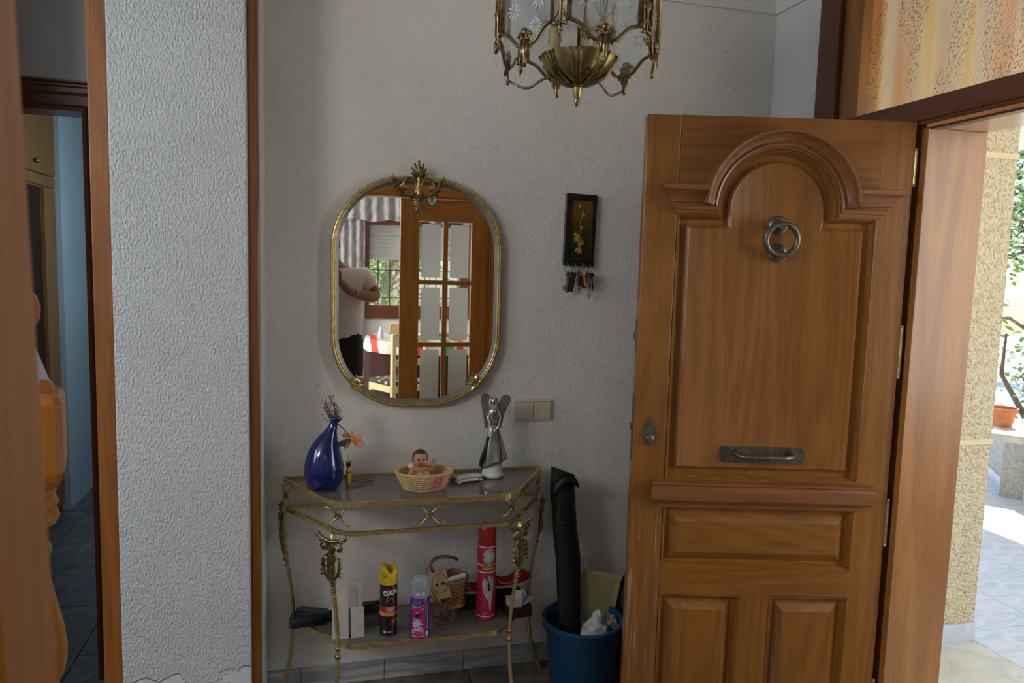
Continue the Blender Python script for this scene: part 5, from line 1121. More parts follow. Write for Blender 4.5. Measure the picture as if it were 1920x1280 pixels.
b.grid(rows, close=True); b.obj('canopy', mat('black_nylon', (.008, .008, .010), .4), um, smooth=60)
wl = thing('dark_wallet', 'small dark pouch with a teal panel behind the umbrella handle', 'pouch', (-.020, 2.575, T2), R(-14))
b = B(); b.box(-.055, .055, -.022, .022, 0, .026, bevel=.006); b.obj('pouch_body', BLK, wl)
b = B(); b.box(-.040, .016, -.018, .016, .0265, .031, rot=Matrix.Rotation(.12, 3, 'Y'), bevel=.002); b.obj('teal_panel', mat('teal', (.02, .10, .14), .4), wl)
ev = thing('old_envelope', 'tall yellowed envelope leaning back behind the left front leg of the console', 'envelope', (.098, 2.405, T2)); 
b = B(); rot = Matrix.Rotation(R(-16), 3, 'X'); b.box(-.046, .052, -.001, .001, 0, .168)
bmesh.ops.rotate(b.bm, cent=(0, 0, 0), matrix=Matrix.Rotation(R(-22), 3, 'X'), verts=b.bm.verts); bmesh.ops.translate(b.bm, vec=(0, .012, 0), verts=b.bm.verts); b.obj('envelope_body', OLDP, ev)
b = B(); b.box(-.0005+.006, .034, -.0025, -.0012, .085, .150); bmesh.ops.rotate(b.bm, cent=(0, 0, 0), matrix=Matrix.Rotation(R(-22), 3, 'X'), verts=b.bm.verts); bmesh.ops.translate(b.bm, vec=(0, .012, 0), verts=b.bm.verts); b.obj('window_patch', mat('old_window', (.38, .36, .33), .5), ev)
for (nm, x0, x1, h, yy, an_, lab) in (('printed_slip', -.050, .004, .105, -.012, -20, 'narrow printed slip leaning left of the console leg'), ('printed_slip', .012, .056, .098, -.014, -20, 'wider printed slip leaning on the old envelope right of the console leg')):
    t = thing(nm, lab, 'paper', (.098, 2.395, T2)); b = B(); b.box(x0, x1, -.0008, .0008, 0, h); bmesh.ops.rotate(b.bm, cent=(0, 0, 0), matrix=Matrix.Rotation(R(an_), 3, 'X'), verts=b.bm.verts); o = b.obj('slip', OLD2, t)
    b = B(); r_ = random.Random(int(x0*1e4)+77)
    for k in range(9):
        z = h*.1+k*h*.095; l_ = r_.uniform(.3, .9); b.box(x0+.004, x0+.004+(x1-x0-.008)*l_, -.0013, -.0010, z, z+.0016)
    bmesh.ops.rotate(b.bm, cent=(0, 0, 0), matrix=Matrix.Rotation(R(an_), 3, 'X'), verts=b.bm.verts); b.obj('print_lines', mat('ink', (.34, .33, .32), .7), o)

# ------------------------------------------------------------------ bucket, bag, board behind the door
BKT = mat('bucket_blue', (.008, .055, .13), .4, var=.15, vscale=8)
bk = thing('plastic_bucket', 'blue plastic bucket on the floor right of the console table', 'bucket', (.945, 2.430, 0))
b = B(); b.lathe([(0, 0), (.108, 0), (.112, .006), (.138, .262), (.144, .270), (.150, .272), (.150, .280), (.144, .283), (.138, .280), (.134, .262), (.108, .010), (0, .008)], (0, 0, 0), 44); b.obj('tub', BKT, bk, smooth=40)
b = B(); b.tube([(.150*math.cos(a), .150*math.sin(a)*1.0, .262-.035*abs(math.sin(a))) for a in [PI*.98+k*PI*1.04/24 for k in range(25)]], .0022, 6); b.ball((-.152, 0, .270), .007, n=8); b.ball((.152, 0, .270), .007, n=8); b.obj('bail_handle', mat('handle_dark', (.01, .02, .04), .4), bk, smooth=180)
bg_ = thing('umbrella_bag', 'long black nylon carrying bag standing upright in the blue bucket', 'bag', (.935, 2.43, .03))
NYL = mat('bag_nylon', (.008, .0085, .010), .5, bump=.003, bscale=30)
b = B(); rows = []; nn = 26
for i in range(26):
    t = i/25; z = .0+.775*t; cxx = -.022+(-.030)*t**1.0-.004*math.sin(t*9); cyy = .0+.100*t
    rx = .036+.010*math.sin(t*2.5)+(.004 if t > .85 else 0); ry = .026*(1-max(0, (t-.88))*5.0)
    rows.append([(cxx+rx*math.cos(2*PI*k/nn)*(1+.06*math.sin(3*k+t*14)), cyy+ry*math.sin(2*PI*k/nn), z+(.018*math.cos(2*PI*k/nn)*-1 if t > .9 else 0)) for k in range(nn)])
b.grid(rows, close=True)
b.bm.faces.new(b.bm.verts[:nn]) if False else None
bm_ = b.bm; bm_.verts.ensure_lookup_table(); bm_.faces.new([bm_.verts[i] for i in range(nn)][::-1]); bm_.faces.new([bm_.verts[i] for i in range(25*nn, 26*nn)])
b.obj('bag_body', NYL, bg_, smooth=60)
b = B(); rows = []
for i in range(9):
    t = i/8; rows.append([(-.098+.095*t+.0*k, .072+.012*math.sin(k*1.4), .742+.035*math.sin(t*PI)-.055*(k/4)*(1-t*.6)) for k in range(5)])
b.grid(rows); o = b.obj('folded_flap', NYL, bg_, smooth=180); m_ = o.modifiers.new('s', 'SOLIDIFY'); m_.thickness = .006
b = B(); b.tube([(-.08, .05, .66), (-.085, .04, .60), (-.092, .04, .62)], .0015, 5); b.ball((-.068, .040, .598), .005, n=8); b.obj('drawstring', mat('cord_grey', (.10, .10, .10), .6), bg_)
b = B()
for z in (.43, .20): b.box(.010, .019, .015+z*.12-.03, .020+z*.12-.03, z-.028, z+.028, bevel=.002)
b.obj('strap_buckle', mat('buckle_grey', (.18, .18, .17), .5), bg_)
bd = thing('cream_board', 'thin cream plastic board standing in the blue bucket', 'board', (.975, 2.480, .17)); bd.rotation_euler = (R(-8), R(13), R(-4))
b = B(); b.prism(rrect(-.086, .094, 0, .252, .008, 4), -.0035, .0035); b.obj('board_sheet', mat('cream_plastic', (.44, .40, .20), .5), bd)
b = B(); b.prism(rrect(-.070, .070, .02, .236, .006, 4), -.0045, -.0034); b.obj('inner_panel', mat('cream_panel', (.34, .31, .15), .5), bd)
def crumple(b, c, r, seed, sx=1, sy=1, sz=1):
    r_ = random.Random(seed); bm2 = bmesh.ops.create_icosphere(b.bm, subdivisions=3, radius=1)
    for v in bm2['verts']:
        from mathutils import noise
        q = noise.noise(v.co*2.3+Vector((seed, 0, 0)))*.45+noise.noise(v.co*5.5+Vector((0, seed, 0)))*.22
        v.co = Vector(c)+Vector((v.co.x*sx, v.co.y*sy, v.co.z*sz))*r*(1+q)
pb_ = thing('crumpled_bag', 'crumpled white plastic bag stuffed in the blue bucket', 'plastic bag', (.982, 2.392, .19))
b = B(); crumple(b, (0, 0, .05), .048, 3, 1, .8, .9); crumple(b, (.01, .01, .095), .028, 5, .8, .6, 1); b.obj('bag_film', mat('white_plastic', (.50, .50, .49), .35, bump=.006, bscale=28), pb_, smooth=70)
pc_ = thing('crumpled_bag', 'clear crumpled cellophane beside the white plastic bag in the bucket', 'plastic bag', (1.045, 2.415, .20))
b = B(); crumple(b, (0, 0, .05), .032, 9, 1, .8, 1.1); b.obj('cellophane', mat('cellophane', (.50, .47, .38), .25, trans=.5, ior=1.2), pc_, smooth=25)
ck = thing('dark_bag', 'dark bundle of cloth bags behind the bucket and the open door', 'bag', (1.20, 2.54, 0))
b = B(); crumple(b, (0, 0, .20), .095, 12, 1.0, .9, 2.0); b.obj('bundle', mat('dark_cloth', (.012, .015, .026), .7), ck, smooth=40)
b = B(); b.tube([(-.04, -.02, .36), (-.01, -.03, .42), (.04, -.02, .44), (.08, 0, .40)], .006, 6, flat=(1, .4)); b.obj('strap', mat('strap_grey', (.05, .055, .06), .7), ck)
sn = thing('grey_shoe', 'blue and grey shoe on the floor at the edge of the open door', 'shoe', (1.060, 2.26, 0), R(35))
b = B(); rows = []
for i in range(13):
    s_ = i/12; x = -.11+.16*s_; wd = .040*(math.sin(PI*min(1, .12+s_*.62))**.6); hh = .035+.04*s_
    rows.append([(x, wd*math.cos(PI*k/10), .014+hh*math.sin(PI*k/10)**.8) for k in range(11)])
b.grid(rows); o = b.obj('upper', mat('denim_shoe', (.06, .09, .13), .8, var=.3, vscale=60), sn, smooth=180); m_ = o.modifiers.new('s', 'SOLIDIFY'); m_.thickness = .003
b = B(); b.prism([(-.112, -.014), (-.10, -.034), (-.06, -.042), (.05, -.038), (.05, .038), (-.06, .042), (-.10, .034), (-.112, .014)], 0, .016, 'z'); b.obj('sole', mat('shoe_sole', (.28, .27, .25), .7), sn)

# ------------------------------------------------------------------ newel post (left)
nw = thing('newel_post', 'turned pine newel post with a ball top behind the blurred door edge', 'newel post', (-.528, 1.5, 0))
def turned(nm, prof, m=P_Z, n_=32):
    b = B(); b.lathe(prof, (0, 0, 0), n_); return b.obj(nm, m, nw, smooth=40)
turned('ball_finial', [(0, 1.497), (.012, 1.496), (.026, 1.488), (.038, 1.474), (.0435, 1.455), (.042, 1.436), (.033, 1.418), (.020, 1.405), (.018, 1.398), (.020, 1.392)][::-1])
turned('finial_neck', [(.020, 1.395), (.022, 1.36), (.032, 1.335), (.045, 1.326), (.056, 1.318), (.062, 1.306), (.062, 1.30)][::-1])
b = B(); bh = .078
z0, z1 = 1.155, 1.302
hw = .074
prof = [(hw-.022, 1.122), (hw-.012, 1.132), (hw-.003, 1.147), (hw, 1.160), (hw, 1.285), (hw-.006, 1.297), (hw-.02, 1.302)]
rows = []
for r_, z in prof:
    c_ = max(r_, .02); rows.append([(c_, -c_+.01, z), (c_, c_-.01, z), (c_-.01, c_, z), (-c_+.01, c_, z), (-c_, c_-.01, z), (-c_, -c_+.01, z), (-c_+.01, -c_, z), (c_-.01, -c_, z)])
b.grid(rows, close=True); bm_ = b.bm; bm_.verts.ensure_lookup_table(); bm_.faces.new([bm_.verts[i] for i in range(8)][::-1]); bm_.faces.new([bm_.verts[i] for i in range(48, 56)]); bmesh.ops.rotate(bm_, cent=(0, 0, 0), matrix=Matrix.Rotation(R(14), 3, 'Z'), verts=bm_.verts); b.obj('square_block', P_Z, nw)
turned('ring_turnings', [(.050, 1.128), (.056, 1.120), (.058, 1.112), (.054, 1.106), (.058, 1.100), (.061, 1.090), (.056, 1.080), (.059, 1.074), (.062, 1.064), (.056, 1.052), (.040, 1.044), (.032, 1.036), (.030, 1.020), (.036, 1.014), (.047, 1.006), (.048, 1.000), (.044, .990), (.036, .984)][::-1])
turned('vase_turning', [(.036, .985), (.040, .96), (.046, .93), (.056, .88), (.064, .84), (.067, .805), (.066, .78), (.060, .755), (.050, .738), (.046, .732), (.054, .724), (.056, .712), (.05, .700), (.056, .69), (.056, .64), (.074, .62), (.074, .0)][::-1])
clh = thing('white_cloth', 'white cloth draped round the neck of the newel post below its ball', 'cloth', (-.528, 1.5, 1.31))
b = B(); rows = []
for i in range(7):
    t = i/6; z = .098-.092*t; rows.append([((.024+.028*t+.003*math.sin(k*2.2)*t)*math.cos(2*PI*k/26), (.024+.028*t+.003*math.sin(k*2.2)*t)*math.sin(2*PI*k/26), z) for k in range(26)])
b.grid(rows, close=True); o = b.obj('cloth_cone', mat('white_cloth', (.62, .62, .78), .8), clh, smooth=180); m_ = o.modifiers.new('s', 'SOLIDIFY'); m_.thickness = .002

# ------------------------------------------------------------------ lantern chandelier
LX, LY, LZ = .630, 1.80, 2.0
la = thing('lantern_chandelier', 'hexagonal brass hall lantern with cut glass panels and candle bulbs hanging from the ceiling', 'ceiling lamp', (LX, LY, LZ))
CUTG = mat('cut_glass', (.90, .93, .94), .12, trans=.92, ior=1.12); ETCH = mat('etched_glass', (.78, .82, .84), .5, trans=.25, ior=1.2, alpha=.75); CAND = mat('candle_sleeve', (.74, .58, .34), .5, coat=.2); BULB = mat('bulb_glass', (.96, .96, .96), .02, trans=.92, ior=1.18)
RAp = .182   # apothem
cd0 = math.atan2(-LY, -LX)      # direction towards the doorway
ztop, zc_, zmid = .46, .105, .062
b0 = B(); b0.lathe([(0, .450), (.03, .452), (.05, .465), (.03, .475), (.012, .49), (.012, .52), (0, .52)], (0, 0, 0), 24); b0.obj('crown_cap', BRASSD, la, smooth=40)
b0 = B(); b0.tube([(0, 0, .05), (0, 0, .46)], .0048, 10); b0.obj('centre_rod', BRASSD, la, smooth=180)
CZ = CEIL-LZ
for k in range(8):
    z = .525+k*.0175; b0 = B(); rot = Matrix.Rotation((k % 2)*PI/2, 3, 'Z')
    b0.tube([rot @ Vector((.006*math.cos(t), 0, z+.0115*math.sin(t))) for t in [2*PI*q/14 for q in range(14)]], .0018, 6, closed=True); b0.obj('chain_link', BRASSD, la, smooth=180)
b0 = B(); b0.lathe([(0, CZ-.025), (.02, CZ-.024), (.045, CZ-.006), (.05, CZ-.001), (0, CZ-.001)], (0, 0, 0), 24); b0.obj('ceiling_rose', BRASS, la, smooth=40)
HW = .084   # half width of a panel
for f in range(6):
    a = cd0+R(18)+f*PI/3; nx, ny = math.cos(a), math.sin(a); n3 = Vector((nx, ny, 0)); s3 = Vector((-ny, nx, 0)); P3 = lambda u, z, o_=0: n3*(RAp+o_)+s3*u+Vector((0, 0, z))
    # glass pane hangs a little below its rail
    b0 = B(); out = [(-HW, ztop-.02), (-HW, zc_)]+[(-HW+2*HW*t, zc_-.045*math.sin(PI*t)**1.4) for t in [k/10 for k in range(1, 10)]]+[(HW, zc_), (HW, ztop-.02)]
    fr_, bk_ = [P3(u, z, -.001) for u, z in out], [P3(u, z, -.004) for u, z in out]
    b0.bm.faces.new([b0.bm.verts.new(p) for p in fr_]); b0.bm.faces.new([b0.bm.verts.new(p) for p in bk_][::-1])
    g = b0.obj('glass_panel', CUTG, la)
    b0 = B()
    def burst(b, u, z, r_, n_, wd):
        for q in range(n_):
            t = 2*PI*q/n_; c_ = P3(u, z, .0006); d_ = s3*math.cos(t)+Vector((0, 0, math.sin(t))); sd = s3*(-math.sin(t))+Vector((0, 0, math.cos(t)))
            b.face([c_+d_*r_*.18, c_+d_*r_*.6+sd*wd, c_+d_*r_, c_+d_*r_*.6-sd*wd])
    burst(b0, -.008, .225, .048, 14, .0045); burst(b0, .040, .165, .030, 12, .0025); burst(b0, -.045, .150, .024, 10, .0022); burst(b0, .028, .105, .024, 14, .0018); burst(b0, -.030, .30, .035, 12, .003); burst(b0, .035, .35, .03, 12, .003)
    b0.obj('etched_flowers', ETCH, g)
    # wavy rails
    for zz, sg in ((zc_, 1), (ztop-.02, -1)):
        b0 = B()
        for h in (1, -1):
            pts = [P3(h*u, zz-sg*d_, .002) for u, d_ in ((HW+.004, -.008), (HW-.004, .002), (HW-.022, .006), (HW-.038, .020), (.030, .036), (.016, .040), (.006, .030))]
            b0.tube(smooth_path(pts, 1, False), .0048, 8)
        b0.ball(P3(0, zz-sg*.030, .002), .0052, n=8); b0.obj('wavy_rail', BRASSD, la, smooth=180)
    b0 = B()
    for h in (1, -1):
        pts = [P3(h*(.012+.0085*math.cos(t)*(1-t/9)), zc_-.022+.0095*math.sin(t)*(1-t/9), .007) for t in [k*.45 for k in range(12)]]; b0.tube(pts, .0042, 7)
        b0.tube([P3(h*.010, zc_-.034, .006), P3(h*.008, zc_-.055, .006), P3(h*.002, zc_-.070, .004)], [.005, .005, .002], 7); b0.ball(P3(h*.018, zc_-.046, .004), .0035, n=8)
    b0.ball(P3(0, zc_-.012, .006), .010, n=10); b0.tube([P3(0, zc_-.03, .008), P3(0, zc_-.06, .006), P3(0, zc_-.078, .002), P3(-.004, zc_-.088, .002)], [.007, .0065, .004, .0045], 8)
    b0.obj('scroll_drop', BRASSD, la, smooth=180)
    # corner between this face and the next: two rods and a cast strip
    for h in (1, -1):
        b0 = B(); b0.tube([P3(h*HW, zc_-.004, .003), P3(h*HW, ztop-.01, .003)], .0055, 10); b0.tube([P3(h*(HW+.0055), zc_+.004, .007), P3(h*(HW+.0055), ztop-.02, .007)], .0025, 6); b0.obj('upright_rod', BRASSD, la, smooth=180)
    a2 = a+PI/6; q3 = Vector((math.cos(a2), math.sin(a2), 0)); t3 = Vector((-math.sin(a2), math.cos(a2), 0)); C3 = lambda u, z, o_=0: q3*(RAp/math.cos(PI/6)-.004+o_)+t3*u+Vector((0, 0, z))
    b0 = B(); b0.tube([C3(0, .070), C3(0, .078), C3(0, .10), C3(0, .14), C3(0, .155), C3(0, .165), C3(0, .2), C3(0, .25), C3(0, .262), C3(0, .30), C3(0, .38), C3(0, ztop)], [.001, .006, .004, .0045, .011, .004, .0045, .008, .004, .0045, .0045, .004], 8)
    for h in (1, -1):
        b0.tube([C3(h*.016, .100), C3(h*.010, .094), C3(0, .098)], .0042, 7); b0.tube([C3(0, .125), C3(h*.006, .118), C3(h*.016, .104)], .0032, 6); b0.ball(C3(h*.013, .094), .005, n=8)
        b0.tube([C3(0, .150), C3(h*.012, .148), C3(h*.014, .156), C3(0, .168)], .003, 6)
    for z in (.094, .086): b0.leafshape(C3(0, z, .002), Vector((0, 0, -1)), q3, .022, .006, curl=.2)
    b0.obj('cast_corner', BRASSD, la, smooth=180)
    b0 = B(); b0.tube(smooth_path([C3(0, ztop-.02, -.004), q3*(RAp*.75)+Vector((0, 0, ztop+.02)), q3*(RAp*.35)+Vector((0, 0, ztop+.012)), q3*.03+Vector((0, 0, ztop+.008))], 2, False), .0045, 8); b0.obj('top_arm', BRASSD, la, smooth=180)
    b0 = B(); b0.tube(smooth_path([P3(0, zc_-.078, 0), n3*(RAp*.72)+Vector((0, 0, .000)), n3*(RAp*.50)+Vector((0, 0, .028)), n3*.060+Vector((0, 0, .034))], 2, False), .0032, 8)
    if f % 2 == 0: b0.obj('bowl_arm', BRASSD, la, smooth=180)
    else: b0.bm.free()
b0 = B(); rows = []; NB = 96
for r_, z in ((.004, -.030), (.010, -.018), (.012, -.002), (.016, .010), (.038, .016), (.062, .028), (.080, .046), (.090, .063), (.093, .072), (.089, .076), (.086, .068), (.060, .048), (.020, .040), (.002, .040)):
    rows.append([((r_*(1+(.035 if r_ > .03 else .0)*abs(math.cos(4*t))**.6*1))*math.cos(t), (r_*(1+(.035 if r_ > .03 else 0)*abs(math.cos(4*t))**.6))*math.sin(t), z+(.004*abs(math.cos(4*t)) if r_ > .09 else 0)) for t in [2*PI*k/NB for k in range(NB)]])
b0.grid(rows, close=True); b0.obj('scalloped_bowl', mat('brass_bright', (.40, .32, .12), .28, 1, var=.35, vscale=30, bump=.0008, bscale=60), la, smooth=50)
b0 = B()
for k in range(8):
    t = 2*PI*(k+.5)/8; d_ = Vector((math.cos(t), math.sin(t), 0)); tt = Vector((-d_.y, d_.x, 0))
    for o_ in (-.005, 0, .005): b0.tube([d_*.016+tt*o_*.5+Vector((0, 0, .006)), d_*.041+tt*o_+Vector((0, 0, .012)), d_*.066+tt*o_*1.5+Vector((0, 0, .026)), d_*.086+tt*o_*2.2+Vector((0, 0, .052)), d_*.097+tt*o_*2.8+Vector((0, 0, .075))], [.002, .0026, .003, .003, .0026], 6)
b0.obj('bowl_leaves', BRASSD, la, smooth=180)
b0 = B(); b0.lathe([(.0005, -.046), (.003, -.042), (.006, -.036), (.0075, -.028), (.005, -.020), (.003, -.016), (.006, -.010), (.010, -.004), (.015, .004)], (0, 0, 0), 20); b0.obj('finial', BRASSD, la, smooth=180)
for k, t in enumerate((PI, R(60), R(-60))):
    d_ = Vector((math.cos(t), math.sin(t), 0))*.064
    b0 = B(); b0.lathe([(.0155, .045), (.0155, .135), (.0115, .138)], d_, 20); c_ = b0.obj('candle_sleeve', CAND, la, smooth=40)
    b0 = B()
    for q in range(4): tt = q*1.7+k; b0.tube([d_+Vector((.0145*math.cos(tt), .0145*math.sin(tt), .136)), d_+Vector((.0162*math.cos(tt), .0162*math.sin(tt), .120-.004*q)), d_+Vector((.0160*math.cos(tt), .0160*math.sin(tt), .110-.005*q))], [.002, .0022, .003], 6)
    b0.obj('wax_drip', CAND, c_, smooth=180)
    b0 = B(); b0.lathe([(.0095, .136), (.0095, .148), (.008, .150)], d_, 16); b0.obj('bulb_cap', mat('bulb_metal', (.55, .42, .30), .35, .8), la, smooth=60)
    b0 = B(); b0.lathe([(.008, .150), (.016, .158), (.0225, .172), (.0245, .188), (.022, .208), (.016, .228), (.008, .248), (.002, .262), (0, .264)], d_, 24); b0.obj('flame_bulb', BULB, la, smooth=180)

# ------------------------------------------------------------------ dining table and chair behind (in the mirror)
tb = thing('dining_table', 'round dining table under a dark red undercloth, seen in the mirror', 'table', (1.12, -2.55, 0))
b = B(); b.lathe([(0, .745), (.62, .745), (.62, .77), (0, .77)], (0, 0, 0), 40); b.obj('tabletop', P_X, tb)
b = B(); b.lathe([(.06, .05), (.05, .4), (.06, .745)], (0, 0, 0), 16); b.lathe([(0, 0), (.28, 0), (.26, .04), (.05, .07)], (0, 0, 0), 20); b.obj('pedestal', P_Z, tb)
def skirt(b, r0, z1, z0, amp, folds, n_=120):
    rows = [[(0, 0, z1)]*1]
    vs_ = []
    rows = []
    for i in range(8):
        t = i/7; rows.append([((r0+.02*t+amp*t*math.sin(folds*2*PI*k/n_))*math.cos(2*PI*k/n_), (r0+.02*t+amp*t*math.sin(folds*2*PI*k/n_))*math.sin(2*PI*k/n_), z1-(z1-z0)*t) for k in range(n_)])
    top_ = [(0+.001*math.cos(2*PI*k/n_), .001*math.sin(2*PI*k/n_), z1+.001) for k in range(n_)]
    b.grid([top_]+rows, close=True)
b = B(); skirt(b, .625, .774, .03, .02, 14); o = b.obj('undercloth', mat('dark_red_cloth', (.025, .003, .004), .9), tb, smooth=60)
cm = bpy.data.materials.new('striped_cloth'); cm.use_nodes = True; n = cm.node_tree; N = n.nodes; L = n.links; pb = N['Principled BSDF']; pb.inputs['Roughness'].default_value = .7
tc = N.new('ShaderNodeTexCoord'); sx_ = N.new('ShaderNodeSeparateXYZ'); L.new(tc.outputs['Object'], sx_.inputs[0]); mm = N.new('ShaderNodeMath'); mm.operation = 'MULTIPLY'; mm.inputs[1].default_value = 2.4; L.new(sx_.outputs[0], mm.inputs[0]); fr2 = N.new('ShaderNodeMath'); fr2.operation = 'FRACT'; L.new(mm.outputs[0], fr2.inputs[0])
rp = N.new('ShaderNodeValToRGB'); rp.color_ramp.interpolation = 'CONSTANT'; e = rp.color_ramp.elements; e[0].position = 0; e[0].color = (.62, .66, .66, 1); e[1].position = .35; e[1].color = (.05, .30, .12, 1); q = e.new(.6); q.color = (.55, .62, .6, 1); q = e.new(.72); q.color = (.50, .04, .03, 1); q = e.new(.9); q.color = (.6, .5, .45, 1)
nz = N.new('ShaderNodeTexNoise'); nz.inputs['Scale'].default_value = 7; L.new(tc.outputs['Object'], nz.inputs[0]); mx = N.new('ShaderNodeMath'); mx.operation = 'MULTIPLY_ADD'; mx.inputs[1].default_value = .3; L.new(nz.outputs[0], mx.inputs[0]); L.new(fr2.outputs[0], mx.inputs[2]); L.new(mx.outputs[0], rp.inputs[0]); L.new(rp.outputs[0], pb.inputs['Base Color'])
tcl = B(); skirt(tcl, .632, .778, .655, .012, 14); o = tcl.obj('tablecloth', cm, smooth=60); o.location = (1.12, -2.55, 0); o['label'] = 'white, green and red printed tablecloth on the dining table in the mirror'; o['category'] = 'tablecloth'
cb = thing('cardboard_box', 'open tan cardboard box on the dining table in the mirror', 'box', (.92, -2.75, .779), R(12))
CBM = mat('cardboard', (.42, .27, .12), .8)
b = B(); b.box(-.14, .14, -.09, .09, 0, .008); b.box(-.14, .14, -.09, -.082, 0, .11); b.box(-.14, .14, .082, .09, 0, .11); b.box(-.14, -.132, -.09, .09, 0, .11); b.box(.132, .14, -.09, .09, 0, .11); b.obj('box_walls', CBM, cb)
bt = thing('small_bottle', 'small pale bottle at the left edge of the dining table in the mirror', 'bottle', (.64, -2.45, .779))
b = B(); b.lathe([(0, 0), (.028, 0), (.028, .07), (.012, .09), (.011, .12), (0, .12)], (0, 0, 0), 18); b.obj('bottle_body', mat('pale_blue_plastic', (.45, .58, .68), .3), bt, smooth=40)
cu_ = thing('cup', 'white cup on the dining table in the mirror', 'cup', (1.05, -2.35, .779)); b = B(); b.lathe([(0, 0), (.025, 0), (.034, .06), (.031, .06), (.022, .006), (0, .006)], (0, 0, 0), 20); b.obj('cup_body', PWHT, cu_, smooth=40)
tl = thing('blue_tray', 'blue tray lying behind the cup on the dining table in the mirror', 'tray', (1.2, -2.75, .779)); b = B(); b.box(-.12, .12, -.09, .09, 0, .02, bevel=.006); b.obj('tray_body', mat('tray_blue', (.03, .12, .40), .4), tl)
CHW = mat('chair_cream', (.58, .54, .28), .5); 
ch = thing('dining_chair', 'pale cream wooden chair with a patterned seat, seen in the mirror', 'chair', (.74, -1.62, 0), R(-28))
for x, y in ((-.18, -.18), (.18, -.18)):
    b = B(); b.box(x-.02, x+.02, y-.02, y+.02, 0, .44, bevel=.004); b.obj('leg', CHW, ch)
for x in (-.18, .18):
    b = B(); b.box(x-.02, x+.02, .16, .20, 0, .92, bevel=.004); b.obj('back_post', CHW, ch)
b = B(); b.box(-.18, .18, -.20, -.17, .38, .44); b.box(-.18, .18, .17, .20, .38, .44); b.box(-.20, -.17, -.18, .18, .38, .44); b.box(.17, .20, -.18, .18, .38, .44); b.obj('seat_frame', CHW, ch)
b = B(); b.box(-.175, .175, .17, .19, .80, .90, bevel=.004); b.obj('top_slat', CHW, ch); b = B(); b.box(-.175, .175, .17, .19, .62, .68, bevel=.004); b.obj('middle_slat', CHW, ch)
sp = bpy.data.materials.new('seat_pattern'); sp.use_nodes = True; n = sp.node_tree; N = n.nodes; L = n.links; pb = N['Principled BSDF']; pb.inputs['Roughness'].default_value = .8
tc = N.new('ShaderNodeTexCoord'); vo = N.new('ShaderNodeTexVoronoi'); vo.inputs['Scale'].default_value = 16; L.new(tc.outputs['Object'], vo.inputs[0]); rp = N.new('ShaderNodeValToRGB'); e = rp.color_ramp.elements; e[0].position = .28; e[0].color = (.48, .46, .36, 1); e[1].position = .34; e[1].color = (.03, .035, .03, 1); L.new(vo.outputs[0], rp.inputs[0]); L.new(rp.outputs[0], pb.inputs['Base Color'])
b = B(); b.box(-.20, .20, -.21, .17, .435, .48, bevel=.018); b.obj('seat', sp, ch, smooth=40)

# ------------------------------------------------------------------ the photographer (in the mirror)
pe = thing('person', 'person in a white T-shirt and black trousers holding up a phone, seen in the mirror', 'person', (.15, -.42, 0))
PSK = mat('person_skin', (.26, .12, .07), .5, sub=.03); SHIRT = mat('white_cotton', (.66, .64, .62), .85, bump=.002, bscale=20); TROU = mat('black_trousers', (.010, .010, .012), .8); HAIR2 = mat('dark_hair', (.02, .015, .012), .6)
J = [((0, 0, .97), (.13, .09)), ((0, 0, 1.10), (.13, .09)), ((0, 0, 1.25), (.14, .10)), ((0, 0, 1.42), (.14, .095)), ((-.02, 0, 1.52), (.06, .06)), ((-.06, .02, 1.60), (.055, .055)),
     ((.19, 0, 1.45), (.065, .065)), ((.285, .06, 1.29), (.052, .052)), ((.08, .24, 1.34), (.036, .036)), ((-.01, .315, 1.43), (.03, .022)),
     ((-.19, 0, 1.45), (.065, .065)), ((-.285, .05, 1.29), (.052, .052)), ((-.19, .21, 1.36), (.034, .034)), ((-.148, .300, 1.45), (.028, .022)),
     ((.09, 0, .90), (.095, .095)), ((.10, .01, .50), (.062, .062)), ((.10, -.01, .10), (.042, .042)), ((.11, .10, .04), (.045, .032)),
     ((-.09, 0, .90), (.095, .095)), ((-.10, .01, .50), (.062, .062)), ((-.10, -.01, .10), (.042, .042)), ((-.11, .10, .04), (.045, .032))]
E_ = [(0, 1), (1, 2), (2, 3), (3, 4), (4, 5), (3, 6), (6, 7), (7, 8), (8, 9), (3, 10), (10, 11), (11, 12), (12, 13), (0, 14), (14, 15), (15, 16), (16, 17), (0, 18), (18, 19), (19, 20), (20, 21)]
skinned('body', J, E_, PSK, pe)
Js = [((0, 0, .90), (.205, .155)), ((0, 0, 1.10), (.205, .155)), ((0, 0, 1.25), (.205, .155)), ((0, 0, 1.42), (.19, .13)), ((0, 0, 1.50), (.085, .080)), ((.19, 0, 1.45), (.085, .085)), ((.268, .045, 1.335), (.078, .078)), ((-.19, 0, 1.45), (.085, .085)), ((-.268, .045, 1.335), (.078, .078))]
skinned('shirt', Js, [(0, 1), (1, 2), (2, 3), (3, 4), (3, 5), (5, 6), (3, 7), (7, 8)], SHIRT, pe)
Jt = [((0, 0, 1.12), (.185, .145)), ((0, 0, .94), (.19, .145)), ((.09, 0, .86), (.125, .125)), ((.10, .01, .50), (.085, .085)), ((.10, -.01, .09), (.07, .075)), ((-.09, 0, .86), (.125, .125)), ((-.10, .01, .50), (.085, .085)), ((-.10, -.01, .09), (.07, .075))]
skinned('trousers', Jt, [(0, 1), (1, 2), (2, 3), (3, 4), (1, 5), (5, 6), (6, 7)], TROU, pe)
for sx_ in (1, -1):
    b = B(); b.ball((sx_*.105, .06, .035), .05, sx=.9, sy=2.4, sz=.75, n=16); b.obj('shoe', HAIR2, pe, smooth=180)
